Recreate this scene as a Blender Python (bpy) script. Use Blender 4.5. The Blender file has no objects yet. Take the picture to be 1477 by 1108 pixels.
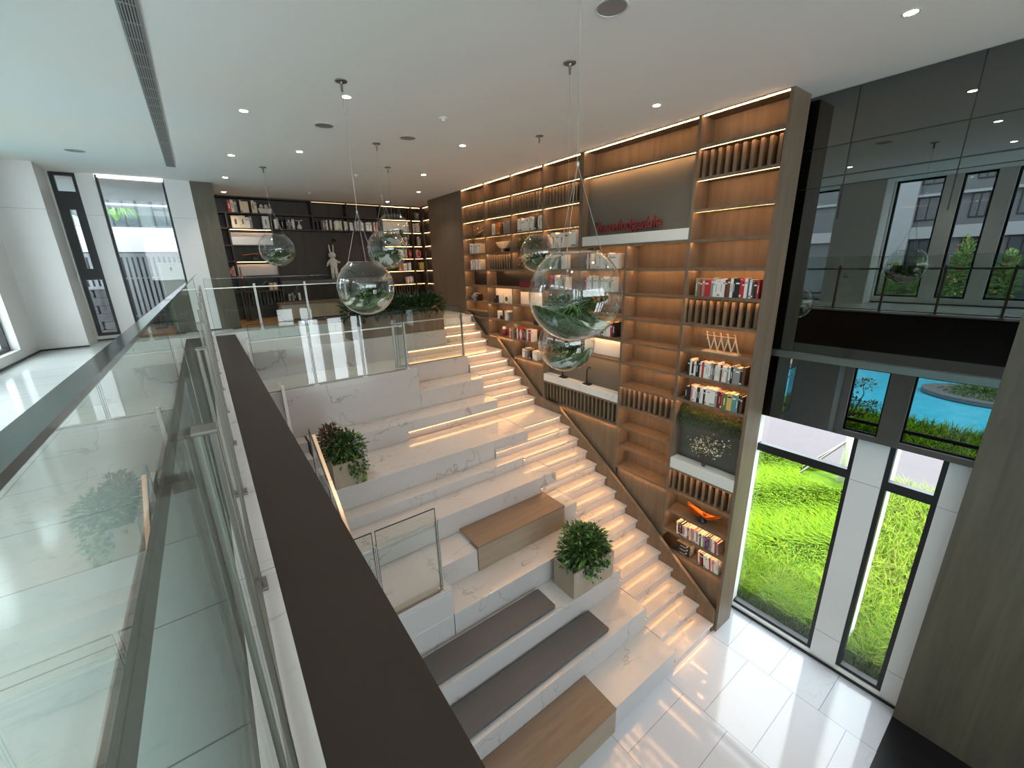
SKY, SUN, EXPO, ELAMP = 4.2, 3.0, 1.03, 34
import bpy, math, random
from mathutils import Vector, Matrix, Euler
random.seed(7)
sc = bpy.context.scene
COL = sc.collection
PI = math.pi
CAMZ = 6.1625
H = .1923
def lev(i): return (26 - i) * H
CEIL = 8.07
UP = lev(1)          # upper floor level
# ------------------------------------------------------------------ helpers
def s2l(c):
    return tuple(((v / 255) / 12.92 if v / 255 <= .04045 else ((v / 255 + .055) / 1.055) ** 2.4) for v in c)
ORG = {}
class MB:
    def __init__(s): s.v = []; s.f = []; s.m = []
    def add(s, vs, fs, m=0):
        b = len(s.v); s.v += [tuple(p) for p in vs]
        for f in fs: s.f.append(tuple(b + i for i in f)); s.m.append(m)
        return s
    def box(s, x0, x1, y0, y1, z0, z1, m=0):
        if x0 > x1: x0, x1 = x1, x0
        if y0 > y1: y0, y1 = y1, y0
        if z0 > z1: z0, z1 = z1, z0
        return s.add([(x0,y0,z0),(x1,y0,z0),(x1,y1,z0),(x0,y1,z0),(x0,y0,z1),(x1,y0,z1),(x1,y1,z1),(x0,y1,z1)],
              [(0,3,2,1),(4,5,6,7),(0,1,5,4),(1,2,6,5),(2,3,7,6),(3,0,4,7)], m)
    def bar(s, a, b, w, h, m=0, up=(0,0,1)):
        a = Vector(a); b = Vector(b); d = (b - a).normalized(); u = Vector(up)
        if abs(d.dot(u)) > .98: u = Vector((1,0,0))
        r = d.cross(u).normalized(); u = r.cross(d).normalized()
        vs = []
        for p in (a, b):
            for i, j in ((-1,-1),(1,-1),(1,1),(-1,1)): vs.append(p + r*i*w/2 + u*j*h/2)
        return s.add(vs, [(0,1,2,3),(7,6,5,4),(0,4,5,1),(1,5,6,2),(2,6,7,3),(3,7,4,0)], m)
    def tube(s, pts, r, n=8, m=0, r2=None):
        pts = [Vector(p) for p in pts]; k = len(pts); vs = []; pu = None
        for i, p in enumerate(pts):
            d = (pts[min(i+1,k-1)] - pts[max(i-1,0)]).normalized()
            u = pu if pu is not None else (Vector((0,0,1)) if abs(d.z) < .9 else Vector((1,0,0)))
            x = d.cross(u)
            if x.length < 1e-5: x = d.cross(Vector((0,1,0)))
            x.normalize(); y = d.cross(x).normalized(); pu = -y if False else u
            rr = r if r2 is None else r + (r2 - r) * i / max(1, k-1)
            for j in range(n):
                t = 2*PI*j/n; vs.append(p + x*math.cos(t)*rr + y*math.sin(t)*rr)
        fs = [(i*n+j, i*n+(j+1)%n, (i+1)*n+(j+1)%n, (i+1)*n+j) for i in range(k-1) for j in range(n)]
        fs += [tuple(range(n-1,-1,-1)), tuple(range((k-1)*n, k*n))]
        return s.add(vs, fs, m)
    def lathe(s, prof, c, n=24, m=0, sy=1.0):
        c = Vector(c); vs = []; k = len(prof)
        for r, z in prof:
            for j in range(n):
                t = 2*PI*j/n; vs.append((c.x + r*math.cos(t), c.y + r*sy*math.sin(t), c.z + z))
        fs = [(i*n+j, i*n+(j+1)%n, (i+1)*n+(j+1)%n, (i+1)*n+j) for i in range(k-1) for j in range(n)]
        return s.add(vs, fs, m)
    def prism_x(s, poly, x0, x1, m=0):      # poly in (y,z)
        n = len(poly)
        vs = [(x0, y, z) for y, z in poly] + [(x1, y, z) for y, z in poly]
        return s.add(vs, [tuple(range(n)), tuple(range(2*n-1, n-1, -1))] + [(i, i+n, (i+1)%n+n, (i+1)%n) for i in range(n)], m)
    def leaf(s, p, d, up, l, w, m=0, bend=.3):
        p = Vector(p); d = Vector(d).normalized(); up = Vector(up)
        r = d.cross(up)
        if r.length < 1e-4: r = d.cross(Vector((1,0,0)))
        r.normalize(); u = r.cross(d).normalized()
        a = p; b = p + d*l*.5 + u*l*bend*.25; c = p + d*l - u*l*bend*.35
        return s.add([a, b - r*w/2, c, b + r*w/2], [(0,1,2),(0,2,3)], m)
    def blade(s, pts, w, m=0, side=None):
        pts = [Vector(p) for p in pts]; k = len(pts); vs = []
        for i, p in enumerate(pts):
            d = (pts[min(i+1,k-1)] - pts[max(i-1,0)]).normalized()
            r = d.cross(Vector(side) if side else Vector((.3,.2,1))); r.normalize()
            ww = w * (1 - (i/(k-1))**2 * .92)
            vs += [p - r*ww/2, p + r*ww/2]
        return s.add(vs, [(2*i, 2*i+1, 2*i+3, 2*i+2) for i in range(k-1)], m)
    def build(s, name, mats, parent=None, org=None, bevel=0, smooth=False, seg=2):
        if not isinstance(mats, (list, tuple)): mats = [mats]
        if parent is not None: o0 = ORG[parent.name]
        elif org is not None: o0 = Vector(org)
        else:
            xs = [p[0] for p in s.v]; ys = [p[1] for p in s.v]; zs = [p[2] for p in s.v]
            o0 = Vector(((min(xs)+max(xs))/2, (min(ys)+max(ys))/2, min(zs)))
        me = bpy.data.meshes.new(name)
        me.from_pydata([(p[0]-o0.x, p[1]-o0.y, p[2]-o0.z) for p in s.v], [], s.f)
        for mt in mats: me.materials.append(mt)
        if len(mats) > 1: me.polygons.foreach_set('material_index', s.m)
        if smooth: me.polygons.foreach_set('use_smooth', [True]*len(s.f))
        me.update()
        o = bpy.data.objects.new(name, me); COL.objects.link(o)
        ORG[o.name] = o0
        if parent is not None: o.parent = parent
        else: o.location = o0
        if bevel:
            b = o.modifiers.new('edge', 'BEVEL'); b.width = bevel; b.segments = seg; b.limit_method = 'ANGLE'
        return o
def BX(*a): return MB().box(*a)
def tag(o, label, cat, group=None, kind=None):
    if kind: o['kind'] = kind
    o['label'] = label; o['category'] = cat
    if group: o['group'] = group
    return o
def thing(name, label, cat, loc=(0,0,0), group=None, kind=None):
    o = bpy.data.objects.new(name, None); COL.objects.link(o); o.location = loc; o.empty_display_size = .1
    ORG[o.name] = Vector(loc)
    return tag(o, label, cat, group, kind)
def struct(mb, name, mats, label, cat, **k):
    return tag(mb.build(name, mats, **k), label, cat, kind='structure')
def dup_tree(root, loc, label, rot=None):
    r = root.copy(); COL.objects.link(r); r.location = loc; r['label'] = label
    if rot is not None: r.rotation_euler = rot
    for ch in list(root.children):
        c = ch.copy(); COL.objects.link(c); c.parent = r
        for g in list(ch.children):
            d = g.copy(); COL.objects.link(d); d.parent = c
    return r
# ------------------------------------------------------------------ materials
def nmat(name):
    m = bpy.data.materials.new(name); m.use_nodes = True; nt = m.node_tree
    b = nt.nodes['Principled BSDF']
    return m, nt, b
def N(nt, t, **k):
    n = nt.nodes.new(t)
    for a, v in k.items(): setattr(n, a, v)
    return n
def mat(name, rgb, rough=.5, metal=0, spec=.5, noise=0, nscale=8, bump=0):
    m, nt, b = nmat(name); c = s2l(rgb)
    b.inputs['Base Color'].default_value = (*c, 1); b.inputs['Roughness'].default_value = rough
    b.inputs['Metallic'].default_value = metal; b.inputs['Specular IOR Level'].default_value = spec
    if noise:
        g = N(nt, 'ShaderNodeNewGeometry'); n = N(nt, 'ShaderNodeTexNoise'); n.inputs['Scale'].default_value = nscale; n.inputs['Detail'].default_value = 4
        r = N(nt, 'ShaderNodeMix', data_type='RGBA')
        r.inputs[6].default_value = (*[v*(1-noise) for v in c], 1); r.inputs[7].default_value = (*[min(1, v*(1+noise)) for v in c], 1)
        nt.links.new(g.outputs['Position'], n.inputs['Vector']); nt.links.new(n.outputs[0], r.inputs[0]); nt.links.new(r.outputs[2], b.inputs['Base Color'])
        if bump:
            bp = N(nt, 'ShaderNodeBump'); bp.inputs['Strength'].default_value = bump; nt.links.new(n.outputs[0], bp.inputs['Height']); nt.links.new(bp.outputs[0], b.inputs['Normal'])
    return m
def wood(name, a, bcol, sc3, rough=.45):
    m, nt, b = nmat(name)
    g = N(nt, 'ShaderNodeNewGeometry'); mp = N(nt, 'ShaderNodeMapping'); mp.inputs['Scale'].default_value = sc3
    n = N(nt, 'ShaderNodeTexNoise'); n.inputs['Scale'].default_value = 1; n.inputs['Detail'].default_value = 6; n.inputs['Roughness'].default_value = .65; n.inputs['Distortion'].default_value = .6
    r = N(nt, 'ShaderNodeValToRGB'); r.color_ramp.elements[0].position = .3; r.color_ramp.elements[1].position = .7
    r.color_ramp.elements[0].color = (*s2l(a), 1); r.color_ramp.elements[1].color = (*s2l(bcol), 1)
    L = nt.links.new
    L(g.outputs['Position'], mp.inputs[0]); L(mp.outputs[0], n.inputs['Vector']); L(n.outputs[0], r.inputs[0]); L(r.outputs[0], b.inputs['Base Color'])
    b.inputs['Roughness'].default_value = rough; b.inputs['Specular IOR Level'].default_value = .35
    return m
def marble(name, base, vein, rough=.18, brick=None, scale=1.1, vs=.55):
    m, nt, b = nmat(name); L = nt.links.new
    g = N(nt, 'ShaderNodeNewGeometry')
    n1 = N(nt, 'ShaderNodeTexNoise'); n1.inputs['Scale'].default_value = scale*1.6; n1.inputs['Detail'].default_value = 5
    mp = N(nt, 'ShaderNodeMapping'); mp.inputs['Rotation'].default_value = (.5, .7, .6); mp.inputs['Scale'].default_value = (1.0, 2.3, .8)
    add = N(nt, 'ShaderNodeVectorMath', operation='MULTIPLY_ADD'); add.inputs[1].default_value = (.55, .55, .55)
    w = N(nt, 'ShaderNodeTexNoise'); w.inputs['Scale'].default_value = scale*1.25; w.inputs['Detail'].default_value = 3; w.inputs['Roughness'].default_value = .45
    L(g.outputs['Position'], mp.inputs[0]); L(mp.outputs[0], n1.inputs['Vector'])
    L(n1.outputs[1], add.inputs[0]); L(mp.outputs[0], add.inputs[2]); L(add.outputs[0], w.inputs['Vector'])
    sub = N(nt, 'ShaderNodeMath', operation='SUBTRACT'); sub.inputs[1].default_value = .5
    ab = N(nt, 'ShaderNodeMath', operation='ABSOLUTE'); r = N(nt, 'ShaderNodeValToRGB')
    r.color_ramp.elements[0].position = 0; r.color_ramp.elements[1].position = .011
    r.color_ramp.elements[0].color = (1,1,1,1); r.color_ramp.elements[1].color = (0,0,0,1)
    L(w.outputs[0], sub.inputs[0]); L(sub.outputs[0], ab.inputs[0]); L(ab.outputs[0], r.inputs[0])
    n2 = N(nt, 'ShaderNodeTexNoise'); n2.inputs['Scale'].default_value = scale*1.3; n2.inputs['Detail'].default_value = 2
    L(g.outputs['Position'], n2.inputs['Vector'])
    mm = N(nt, 'ShaderNodeMapRange'); mm.inputs[1].default_value = .42; mm.inputs[2].default_value = .62; mm.inputs[3].default_value = 0; mm.inputs[4].default_value = vs
    L(n2.outputs[0], mm.inputs[0])
    mu = N(nt, 'ShaderNodeMath', operation='MULTIPLY'); L(r.outputs[0], mu.inputs[0]); L(mm.outputs[0], mu.inputs[1])
    mix = N(nt, 'ShaderNodeMix', data_type='RGBA'); mix.inputs[6].default_value = (*s2l(base), 1); mix.inputs[7].default_value = (*s2l(vein), 1)
    L(mu.outputs[0], mix.inputs[0]); out = mix.outputs[2]
    if brick:
        bt = N(nt, 'ShaderNodeTexBrick'); sx = N(nt, 'ShaderNodeSeparateXYZ'); cx = N(nt, 'ShaderNodeCombineXYZ')
        L(g.outputs['Position'], sx.inputs[0])
        ox, oy, swap, off = brick
        ax = N(nt, 'ShaderNodeMath', operation='ADD'); ay = N(nt, 'ShaderNodeMath', operation='ADD'); ax.inputs[1].default_value = ox; ay.inputs[1].default_value = oy
        L(sx.outputs[1 if swap else 0], ax.inputs[0]); L(sx.outputs[0 if swap else 1], ay.inputs[0]); L(ax.outputs[0], cx.inputs[0]); L(ay.outputs[0], cx.inputs[1])
        L(cx.outputs[0], bt.inputs['Vector'])
        bt.offset = off; bt.squash = 1; bt.inputs['Scale'].default_value = 1
        bt.inputs['Brick Width'].default_value = .64 if swap else 1.28; bt.inputs['Row Height'].default_value = 1.28 if swap else .64
        bt.inputs['Mortar Size'].default_value = .0035; bt.inputs['Mortar Smooth'].default_value = 0
        bt.inputs['Color1'].default_value = (1,1,1,1); bt.inputs['Color2'].default_value = (.93,.93,.94,1); bt.inputs['Mortar'].default_value = (.38,.38,.4,1)
        mx = N(nt, 'ShaderNodeMix', data_type='RGBA', blend_type='MULTIPLY'); mx.inputs[0].default_value = 1
        L(out, mx.inputs[6]); L(bt.outputs[0], mx.inputs[7]); out = mx.outputs[2]
    L(out, b.inputs['Base Color']); b.inputs['Roughness'].default_value = rough; b.inputs['Specular IOR Level'].default_value = .5
    return m
def emis(name, rgb, st):
    m = bpy.data.materials.new(name); m.use_nodes = True; nt = m.node_tree; nt.nodes.clear()
    e = N(nt, 'ShaderNodeEmission'); e.inputs[0].default_value = (*rgb, 1); e.inputs[1].default_value = st
    o = N(nt, 'ShaderNodeOutputMaterial'); nt.links.new(e.outputs[0], o.inputs[0]); return m
def thin_glass(name, tint, f0=.05, rough=0.0, gcol=(1,1,1), gain=.95, pw=4.5):
    m = bpy.data.materials.new(name); m.use_nodes = True; nt = m.node_tree; nt.nodes.clear(); L = nt.links.new
    lw = N(nt, 'ShaderNodeLayerWeight'); lw.inputs[0].default_value = .5
    p = N(nt, 'ShaderNodeMath', operation='POWER'); p.inputs[1].default_value = pw
    ma = N(nt, 'ShaderNodeMath', operation='MULTIPLY_ADD'); ma.inputs[1].default_value = gain - f0; ma.inputs[2].default_value = f0
    t = N(nt, 'ShaderNodeBsdfTransparent'); t.inputs[0].default_value = (*tint, 1)
    gl = N(nt, 'ShaderNodeBsdfGlossy'); gl.inputs['Roughness'].default_value = rough; gl.inputs[0].default_value = (*gcol, 1)
    mx = N(nt, 'ShaderNodeMixShader'); o = N(nt, 'ShaderNodeOutputMaterial')
    L(lw.outputs['Facing'], p.inputs[0]); L(p.outputs[0], ma.inputs[0]); L(ma.outputs[0], mx.inputs[0]); L(t.outputs[0], mx.inputs[1]); L(gl.outputs[0], mx.inputs[2]); L(mx.outputs[0], o.inputs[0])
    return m
M = {}
M['ceil'] = mat('ceiling_paint', (238,237,232), .8, spec=.2)
M['copperrail'] = mat('copper_toned_rail', (196,168,142), .3, metal=.75)
M['white'] = mat('white_stone', (212,212,210), .35, noise=.04, nscale=3)
M['whitepaint'] = mat('white_paint', (215,215,212), .5)
M['marble'] = marble('white_marble', (180,177,175), (90,88,88), .15)
M['floor'] = marble('floor_tile', (186,188,193), (150,152,158), .07, brick=(.01-.64, -.77, True, .5), vs=.25)
M['upfloor'] = marble('upper_floor_tile', (205,212,210), (165,172,172), .1, brick=(0, .025, False, 0.0), vs=.3)
M['wood'] = wood('oak_shelving', (97,82,66), (120,103,85), (9,9,.8))
M['woodx'] = wood('oak_panel', (96,81,66), (110,94,78), (12,12,.6))
M['wooddark'] = wood('smoked_oak', (52,43,36), (68,57,48), (9,9,.8))
M['woodwall'] = wood('brown_wall_cladding', (76,71,60), (95,89,75), (7,7,.5), .5)
M['benchtop'] = wood('oak_bench', (108,90,74), (125,106,89), (.9,11,11))
M['benchside'] = wood('pale_oak', (136,122,104), (152,137,117), (.9,11,11))
M['parquet'] = wood('oak_floor', (150,108,70), (180,135,92), (.8,9,9), .3)
M['planterwood'] = wood('limed_oak', (148,136,119), (164,151,133), (9,9,.8))
M['ledge'] = mat('bronze_brown_metal', (44,35,29), .5, spec=.15)
M['black'] = mat('black_metal', (22,22,23), .4)
M['blackfloor'] = mat('black_stone', (14,14,15), .35)
M['cushion'] = mat('charcoal_leather', (76,75,76), .6, noise=.06, nscale=30)
M['steel'] = mat('brushed_steel', (205,202,196), .32, metal=.85)
M['steeld'] = mat('bronze_steel', (132,128,121), .35, metal=.9)
M['grey'] = mat('grey_lacquer', (96,92,84), .45)
M['trough'] = marble('trough_stone', (214,214,208), (150,150,150), .3)
M['led'] = emis('warm_led', (1,.47,.16), 7.5)
M['ledshelf'] = emis('warm_led_shelf', (1,.51,.20), 34)
M['leddark'] = emis('warm_led_dim', (1,.50,.19), 9)
M['bulb'] = emis('downlight_bulb', (1,.9,.75), 60)
M['glass'] = thin_glass('clear_glass', (.93,.97,.95), .06)
M['railglass'] = thin_glass('railing_glass', (.89,.94,.92), .065)
M['glassedge'] = mat('glass_edge', (52,57,56), .12)
M['globe'] = thin_glass('blown_glass', (.95,.975,.965), .085, gcol=(.97,.99,.99), gain=.9, pw=3.2)
M['wire'] = mat('steel_wire', (165,160,150), .35, metal=.6)
M['mirror'] = mat('dark_mirror_glass', (113,116,115), .0, metal=1)
M['g1'] = mat('leaf_dark', (34,58,30), .5); M['g2'] = mat('leaf_mid', (58,92,42), .5); M['g3'] = mat('leaf_light', (104,140,66), .5)
M['g5'] = mat('leaf_pale', (138,170,104), .5); M['g4'] = mat('leaf_olive', (88,96,48), .5); M['pink'] = mat('pink_bloom', (214,84,100), .5); M['cream'] = mat('cream_bloom', (226,220,196), .6)
M['redtwig'] = mat('red_twig', (96,48,36), .6); M['bark'] = mat('bark', (78,66,54), .8)
M['soil'] = mat('soil', (46,36,28), .9); M['moss'] = mat('moss', (58,82,40), .9, noise=.35, nscale=60); M['sand'] = mat('pale_sand', (205,206,200), .7, noise=.06, nscale=50)
M['ext'] = mat('facade_white', (152,155,160), .6); M['extgrey'] = mat('facade_grey', (98,102,106), .6); M['extdark'] = mat('window_dark', (70,76,82), .15)
M['paving'] = mat('paving_stone', (83,78,81), .8, spec=.1, noise=.05, nscale=2)
M['deck'] = mat('pool_deck', (196,176,146), .7, noise=.05, nscale=2)
M['redpaint'] = mat('red_paint', (122,42,42), .5)
M['bronze'] = mat('copper_bowl', (150,88,44), .35, metal=1)
M['ltwood'] = mat('light_timber', (226,196,160), .5)
M['plush'] = mat('white_plush', (215,208,198), .9)
M['blackpl'] = mat('black_plastic', (18,18,18), .35)
M['silver'] = mat('vent_metal', (150,152,150), .4, metal=.3)
BOOKC = {'white':(228,222,214),'cream':(220,204,176),'grey':(140,136,132),'black':(28,26,28),'red':(176,40,40),'maroon':(110,30,34),'blue':(74,98,132),'navy':(36,42,72),
 'teal':(96,140,138),'green':(98,112,64),'orange':(216,120,30),'yellow':(206,178,96),'brown':(92,62,46),'pink':(212,150,146),'tan':(176,146,112),'purple':(88,60,98)}
for k, c in BOOKC.items(): M['b_'+k] = mat('cover_'+k, c, .5)
M['pages'] = mat('page_block', (232,226,210), .8)
def terrain():
    m, nt, b = nmat('terrarium_ground'); L = nt.links.new
    g = N(nt,'ShaderNodeNewGeometry'); n = N(nt,'ShaderNodeTexNoise'); n.inputs['Scale'].default_value = 4.5; n.inputs['Detail'].default_value = 3
    n2 = N(nt,'ShaderNodeTexNoise'); n2.inputs['Scale'].default_value = 45; n2.inputs['Detail'].default_value = 4
    r = N(nt,'ShaderNodeValToRGB'); r.color_ramp.elements[0].position = .53; r.color_ramp.elements[1].position = .58
    r2 = N(nt,'ShaderNodeValToRGB'); r2.color_ramp.elements[0].color = (*s2l((30,46,24)),1); r2.color_ramp.elements[1].color = (*s2l((84,112,58)),1); r2.color_ramp.elements[0].position=.35; r2.color_ramp.elements[1].position=.7
    mx = N(nt,'ShaderNodeMix', data_type='RGBA'); mx.inputs[7].default_value = (*s2l((196,200,198)),1)
    L(g.outputs['Position'], n.inputs['Vector']); L(g.outputs['Position'], n2.inputs['Vector']); L(n.outputs[0], r.inputs[0]); L(n2.outputs[0], r2.inputs[0]); L(r.outputs[0], mx.inputs[0]); L(r2.outputs[0], mx.inputs[6]); L(mx.outputs[2], b.inputs['Base Color'])
    b.inputs['Roughness'].default_value = .8; return m
M['terrain'] = terrain()
# water with ripples
def water():
    m, nt, b = nmat('pool_water'); L = nt.links.new
    g = N(nt,'ShaderNodeNewGeometry'); n = N(nt,'ShaderNodeTexNoise'); n.inputs['Scale'].default_value = 2.2; n.inputs['Detail'].default_value = 3
    bp = N(nt,'ShaderNodeBump'); bp.inputs['Strength'].default_value = .25
    r = N(nt,'ShaderNodeValToRGB'); r.color_ramp.elements[0].color = (*s2l((40,160,200)),1); r.color_ramp.elements[1].color = (*s2l((90,200,228)),1)
    L(g.outputs['Position'], n.inputs['Vector']); L(n.outputs[0], bp.inputs['Height']); L(bp.outputs[0], b.inputs['Normal']); L(n.outputs[0], r.inputs[0]); L(r.outputs[0], b.inputs['Base Color'])
    b.inputs['Roughness'].default_value = .08; return m
M['water'] = water()
def lawnmat():
    m, nt, b = nmat('lawn_turf'); L = nt.links.new
    g = N(nt,'ShaderNodeNewGeometry'); n = N(nt,'ShaderNodeTexNoise'); n.inputs['Scale'].default_value = 1.6; n.inputs['Detail'].default_value = 8; n.inputs['Roughness'].default_value = .7
    r = N(nt,'ShaderNodeValToRGB'); r.color_ramp.elements[0].position = .3; r.color_ramp.elements[1].position = .7
    r.color_ramp.elements[0].color = (*s2l((44,72,6)),1); r.color_ramp.elements[1].color = (*s2l((84,112,10)),1)
    L(g.outputs['Position'], n.inputs['Vector']); L(n.outputs[0], r.inputs[0]); L(r.outputs[0], b.inputs['Base Color'])
    b.inputs['Roughness'].default_value = .8; b.inputs['Specular IOR Level'].default_value = .08; return m
M['lawn'] = lawnmat()
M['gr1'] = mat('grass_lime', (104,134,12), .7, spec=.08); M['gr2'] = mat('grass_green', (74,112,8), .7, spec=.08); M['gr3'] = mat('grass_straw', (124,134,48), .7, spec=.08)

# ------------------------------------------------------------------ shell
struct(BX(-2.65,6.9,.31,12.4,-.2,0), 'floor', M['floor'], 'glossy white marble tile floor below the stairs', 'floor')
struct(BX(-2.65,6.9,-6,.31,-.2,0.002), 'floor_dark', M['blackfloor'], 'black stone floor in front of the brown clad wall', 'floor')
struct(BX(-3.0,8.0,-6.2,16,CEIL,CEIL+.3), 'ceiling', M['ceil'], 'white painted ceiling over both levels', 'ceiling')
fb = BX(-2.65,-.131,-6,12.15,3.9,UP); fb.box(-.131,-.001,-6,11.2,3.9,UP-.052)
fb.box(-.131,.40,11.2,12.15,3.9,UP); fb.box(.40,4.8,11.2,11.9,4.2,UP); fb.box(4.8,6.0,10.06,11.9,4.2,UP-.001)
struct(fb, 'floor_upper', M['upfloor'], 'pale marble tile floor of the upper gallery', 'floor')
struct(BX(.58,6.6,11.9,14.4,4.3,UP), 'floor_library', M['parquet'], 'warm oak plank floor in front of the dark bookcase', 'floor')
t = thing('gallery_ledge', 'long dark brown capped ledge along the gallery edge', 'ledge', (.2,5,4.5))
BX(.03,.387,-2,10.9,UP-.06,UP+.004).build('cap', M['ledge'], t)
BX(.36,.387,-2,10.9,3.89,UP-.06).build('fascia', M['black'], t)  # brown side coloured black: its unlit shade is put into the material
t = thing('gallery_curb', 'white marble curb strip between glass railing and brown ledge', 'curb', (-.02,5,4.5))
cb = MB()
for k in range(10):
    y0 = -2 + k*1.33; cb.box(-.13,.0295,y0+.003,min(y0+1.327,11.2),UP-.05,UP+.006)
cb.build('stone', M['marble'], t, bevel=.003)
struct(BX(.0,.359,-6,11.19,3.89,UP-.07), 'wall_fascia', M['black'], 'dark underside of the gallery edge', 'wall')
struct(BX(.3,.387,4.6,12.4,0,3.885), 'wall_under_gallery', M['white'], 'white wall beneath the gallery', 'wall')
wn_ = BX(-3,7,-6.3,-6.0,3.85,5.7); wn_.box(-3,3.3,-6.3,-6,-.2,3.85); wn_.box(3.3,7,-6.3,-6,-.2,.12); wn_.box(6.3,7,-6.3,-6,.12,3.85); wn_.box(4.2,4.6,-6.3,-6,.12,3.85); wn_.box(5.3,5.7,-6.3,-6,.12,3.85); wn_.box(-3,-2.2,-6.3,-6,5.7,CEIL); wn_.box(6.2,7,-6.3,-6,5.7,CEIL)  # upper opening made for the added daylight glazing
struct(wn_, 'wall_near', M['woodwall'], 'brown clad wall with windows behind the viewpoint', 'wall')
struct(BX(6.6,6.95,-6,.31,0,CEIL), 'wall_right', M['woodwall'], 'brown timber clad wall beside the garden window', 'wall')
struct(BX(6.0,6.42,10.43,12.42,4.0,CEIL), 'wall_panelled', M['woodx'], 'oak panelled pier between the two bookcases', 'wall')
struct(BX(6.55,6.9,2.6,14.4,0,CEIL), 'wall_behind_bookcase', M['whitepaint'], 'wall behind the tall bookcase', 'wall')
struct(BX(.58,6.9,14.3,14.5,4.0,CEIL), 'wall_back', M['whitepaint'], 'wall behind the dark bookcase', 'wall')
struct(BX(-3,6.9,12.41,12.6,0,4.0), 'light_block_wall', M['whitepaint'], 'unseen wall added beneath the library floor to keep sky light out', 'wall')  # unseen, added to stop sky light leaking out under the tiers
# left wall with windows
def frame_window(name, axis, c, a0, a1, z0, z1, label, bars=(), fw=.05, d=.08, glass='glass', fm='black'):
    """axis 'x': plane x=c spanning y a0..a1 ; axis 'y': plane y=c spanning x a0..a1"""
    w = thing(name, label, 'window', (c if axis=='x' else (a0+a1)/2, (a0+a1)/2 if axis=='x' else c, z0), kind='structure')
    f = MB()
    def b(p0,p1,q0,q1,dd=d):
        if axis=='x': f.box(c-dd/2,c+dd/2,p0,p1,q0,q1)
        else: f.box(p0,p1,c-dd/2,c+dd/2,q0,q1)
    b(a0,a0+fw,z0,z1); b(a1-fw,a1,z0,z1); b(a0+fw,a1-fw,z0,z0+fw); b(a0+fw,a1-fw,z1-fw,z1)
    for (k, p, wd) in bars:
        if k=='h': b(a0+fw,a1-fw,p-wd/2,p+wd/2)
        else: b(p-wd/2,p+wd/2,z0+fw,z1-fw)
    f.build('frame', M[fm], w)
    g = MB()
    if axis=='x': g.add([(c,a0+fw/2,z0+fw/2),(c,a1-fw/2,z0+fw/2),(c,a1-fw/2,z1-fw/2),(c,a0+fw/2,z1-fw/2)],[(0,1,2,3)])
    else: g.add([(a0+fw/2,c,z0+fw/2),(a1-fw/2,c,z0+fw/2),(a1-fw/2,c,z1-fw/2),(a0+fw/2,c,z1-fw/2)],[(0,1,2,3)])
    g.build('pane', M[glass], w)
    return w
wn = 3
upw = [(-5.6,-4.6),(-4.3,-3.3),(-3.0,-2.0),(-1.7,-.7),(-.4,.2),(.5,1.48),(1.79,2.38),(2.69,3.66),(4.8,6.2),(6.6,8.0),(8.5,10.35)]
wl = MB(); prev = -6.0
for (a,b) in upw:
    wl.box(-2.95,-2.65,prev,a,3.9,CEIL)
    wl.box(-2.95,-2.65,a,b,3.9,4.98)
    prev = b
wl.box(-2.95,-2.65,prev,12.45,3.9,CEIL)
loww = [(-5.5,-3.5),(-3.2,-1.2),(-.9,.4),(.7,2.30),(2.82,3.70),(5.25,6.4),(7,9)]
prev = -6.0
for (a,b) in loww:
    wl.box(-2.95,-2.65,prev,a,0,3.9); wl.box(-2.95,-2.65,a,b,0,.72); wl.box(-2.95,-2.65,a,b,2.8,3.9); prev = b
wl.box(-2.95,-2.65,prev,12.45,0,3.9)
wl.box(-2.65,-1.98,3.70,4.75,UP,CEIL); wl.box(-2.65,-1.99,11.28,12.1,UP,CEIL); wl.box(-2.65,-2.0,3.9,5.2,0,3.9)
struct(wl, 'wall_left', M['white'], 'white stone wall and piers with tall windows on both storeys', 'wall')
for (a,b) in upw:
    frame_window('window_%d'%wn, 'x', -2.80, a, b, 4.98, CEIL, 'tall upper window in the white wall, pane %d'%wn); wn += 1
for (a,b) in loww:
    frame_window('window_%d'%wn, 'x', -2.80, a, b, .72, 2.8, 'lower window facing the pool, pane %d'%wn, bars=[('h',1.08,.1)]); wn += 1
frame_window('window_28','y',-6.15,3.3,6.3,.12,3.85,'lower end windows behind the viewpoint')
frame_window('window_29','y',-6.15,-2.2,6.2,5.7,CEIL,'unseen upper glazing behind the viewpoint, added to brighten the ceiling',bars=[('v',k*2.1-.1,.06) for k in range(3)])  # upper glazing is invented, lets extra daylight in from behind the camera
# end wall of gallery (y = 12.1)
we = BX(-2.65,-1.97,12.1,12.4,UP,CEIL); we.box(-1.6,-1.33,12.1,12.4,UP,CEIL); we.box(-.25,.19,12.1,12.4,UP,CEIL)
we.box(-1.97,-1.6,12.1,12.4,UP,4.9); we.box(-1.33,-.25,12.1,12.4,UP,5.06)
struct(we, 'wall_end', M['white'], 'white stone piers at the far end of the gallery', 'wall')
struct(BX(.19,.59,12.1,14.0,UP,CEIL), 'wall_return', M['woodwall'], 'brown pier at the edge of the dark bookcase', 'wall')
bb = BX(-2.65,.19,12.085,12.098,UP,UP+.03); bb.box(-2.65,-1.985,11.265,11.278,UP,UP+.03); bb.box(-2.648,-2.635,-6,11.265,UP,UP+.03)
struct(bb, 'baseboard_gallery', M['black'], 'thin black skirting at the gallery walls', 'baseboard')
w = frame_window('window_1', 'y', 12.22, -1.97, -1.6, 4.9, CEIL, 'narrow far window with thick black casement frame', bars=[('h',7.62,.22),('h',6.12,.14)], fw=.06)
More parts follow.
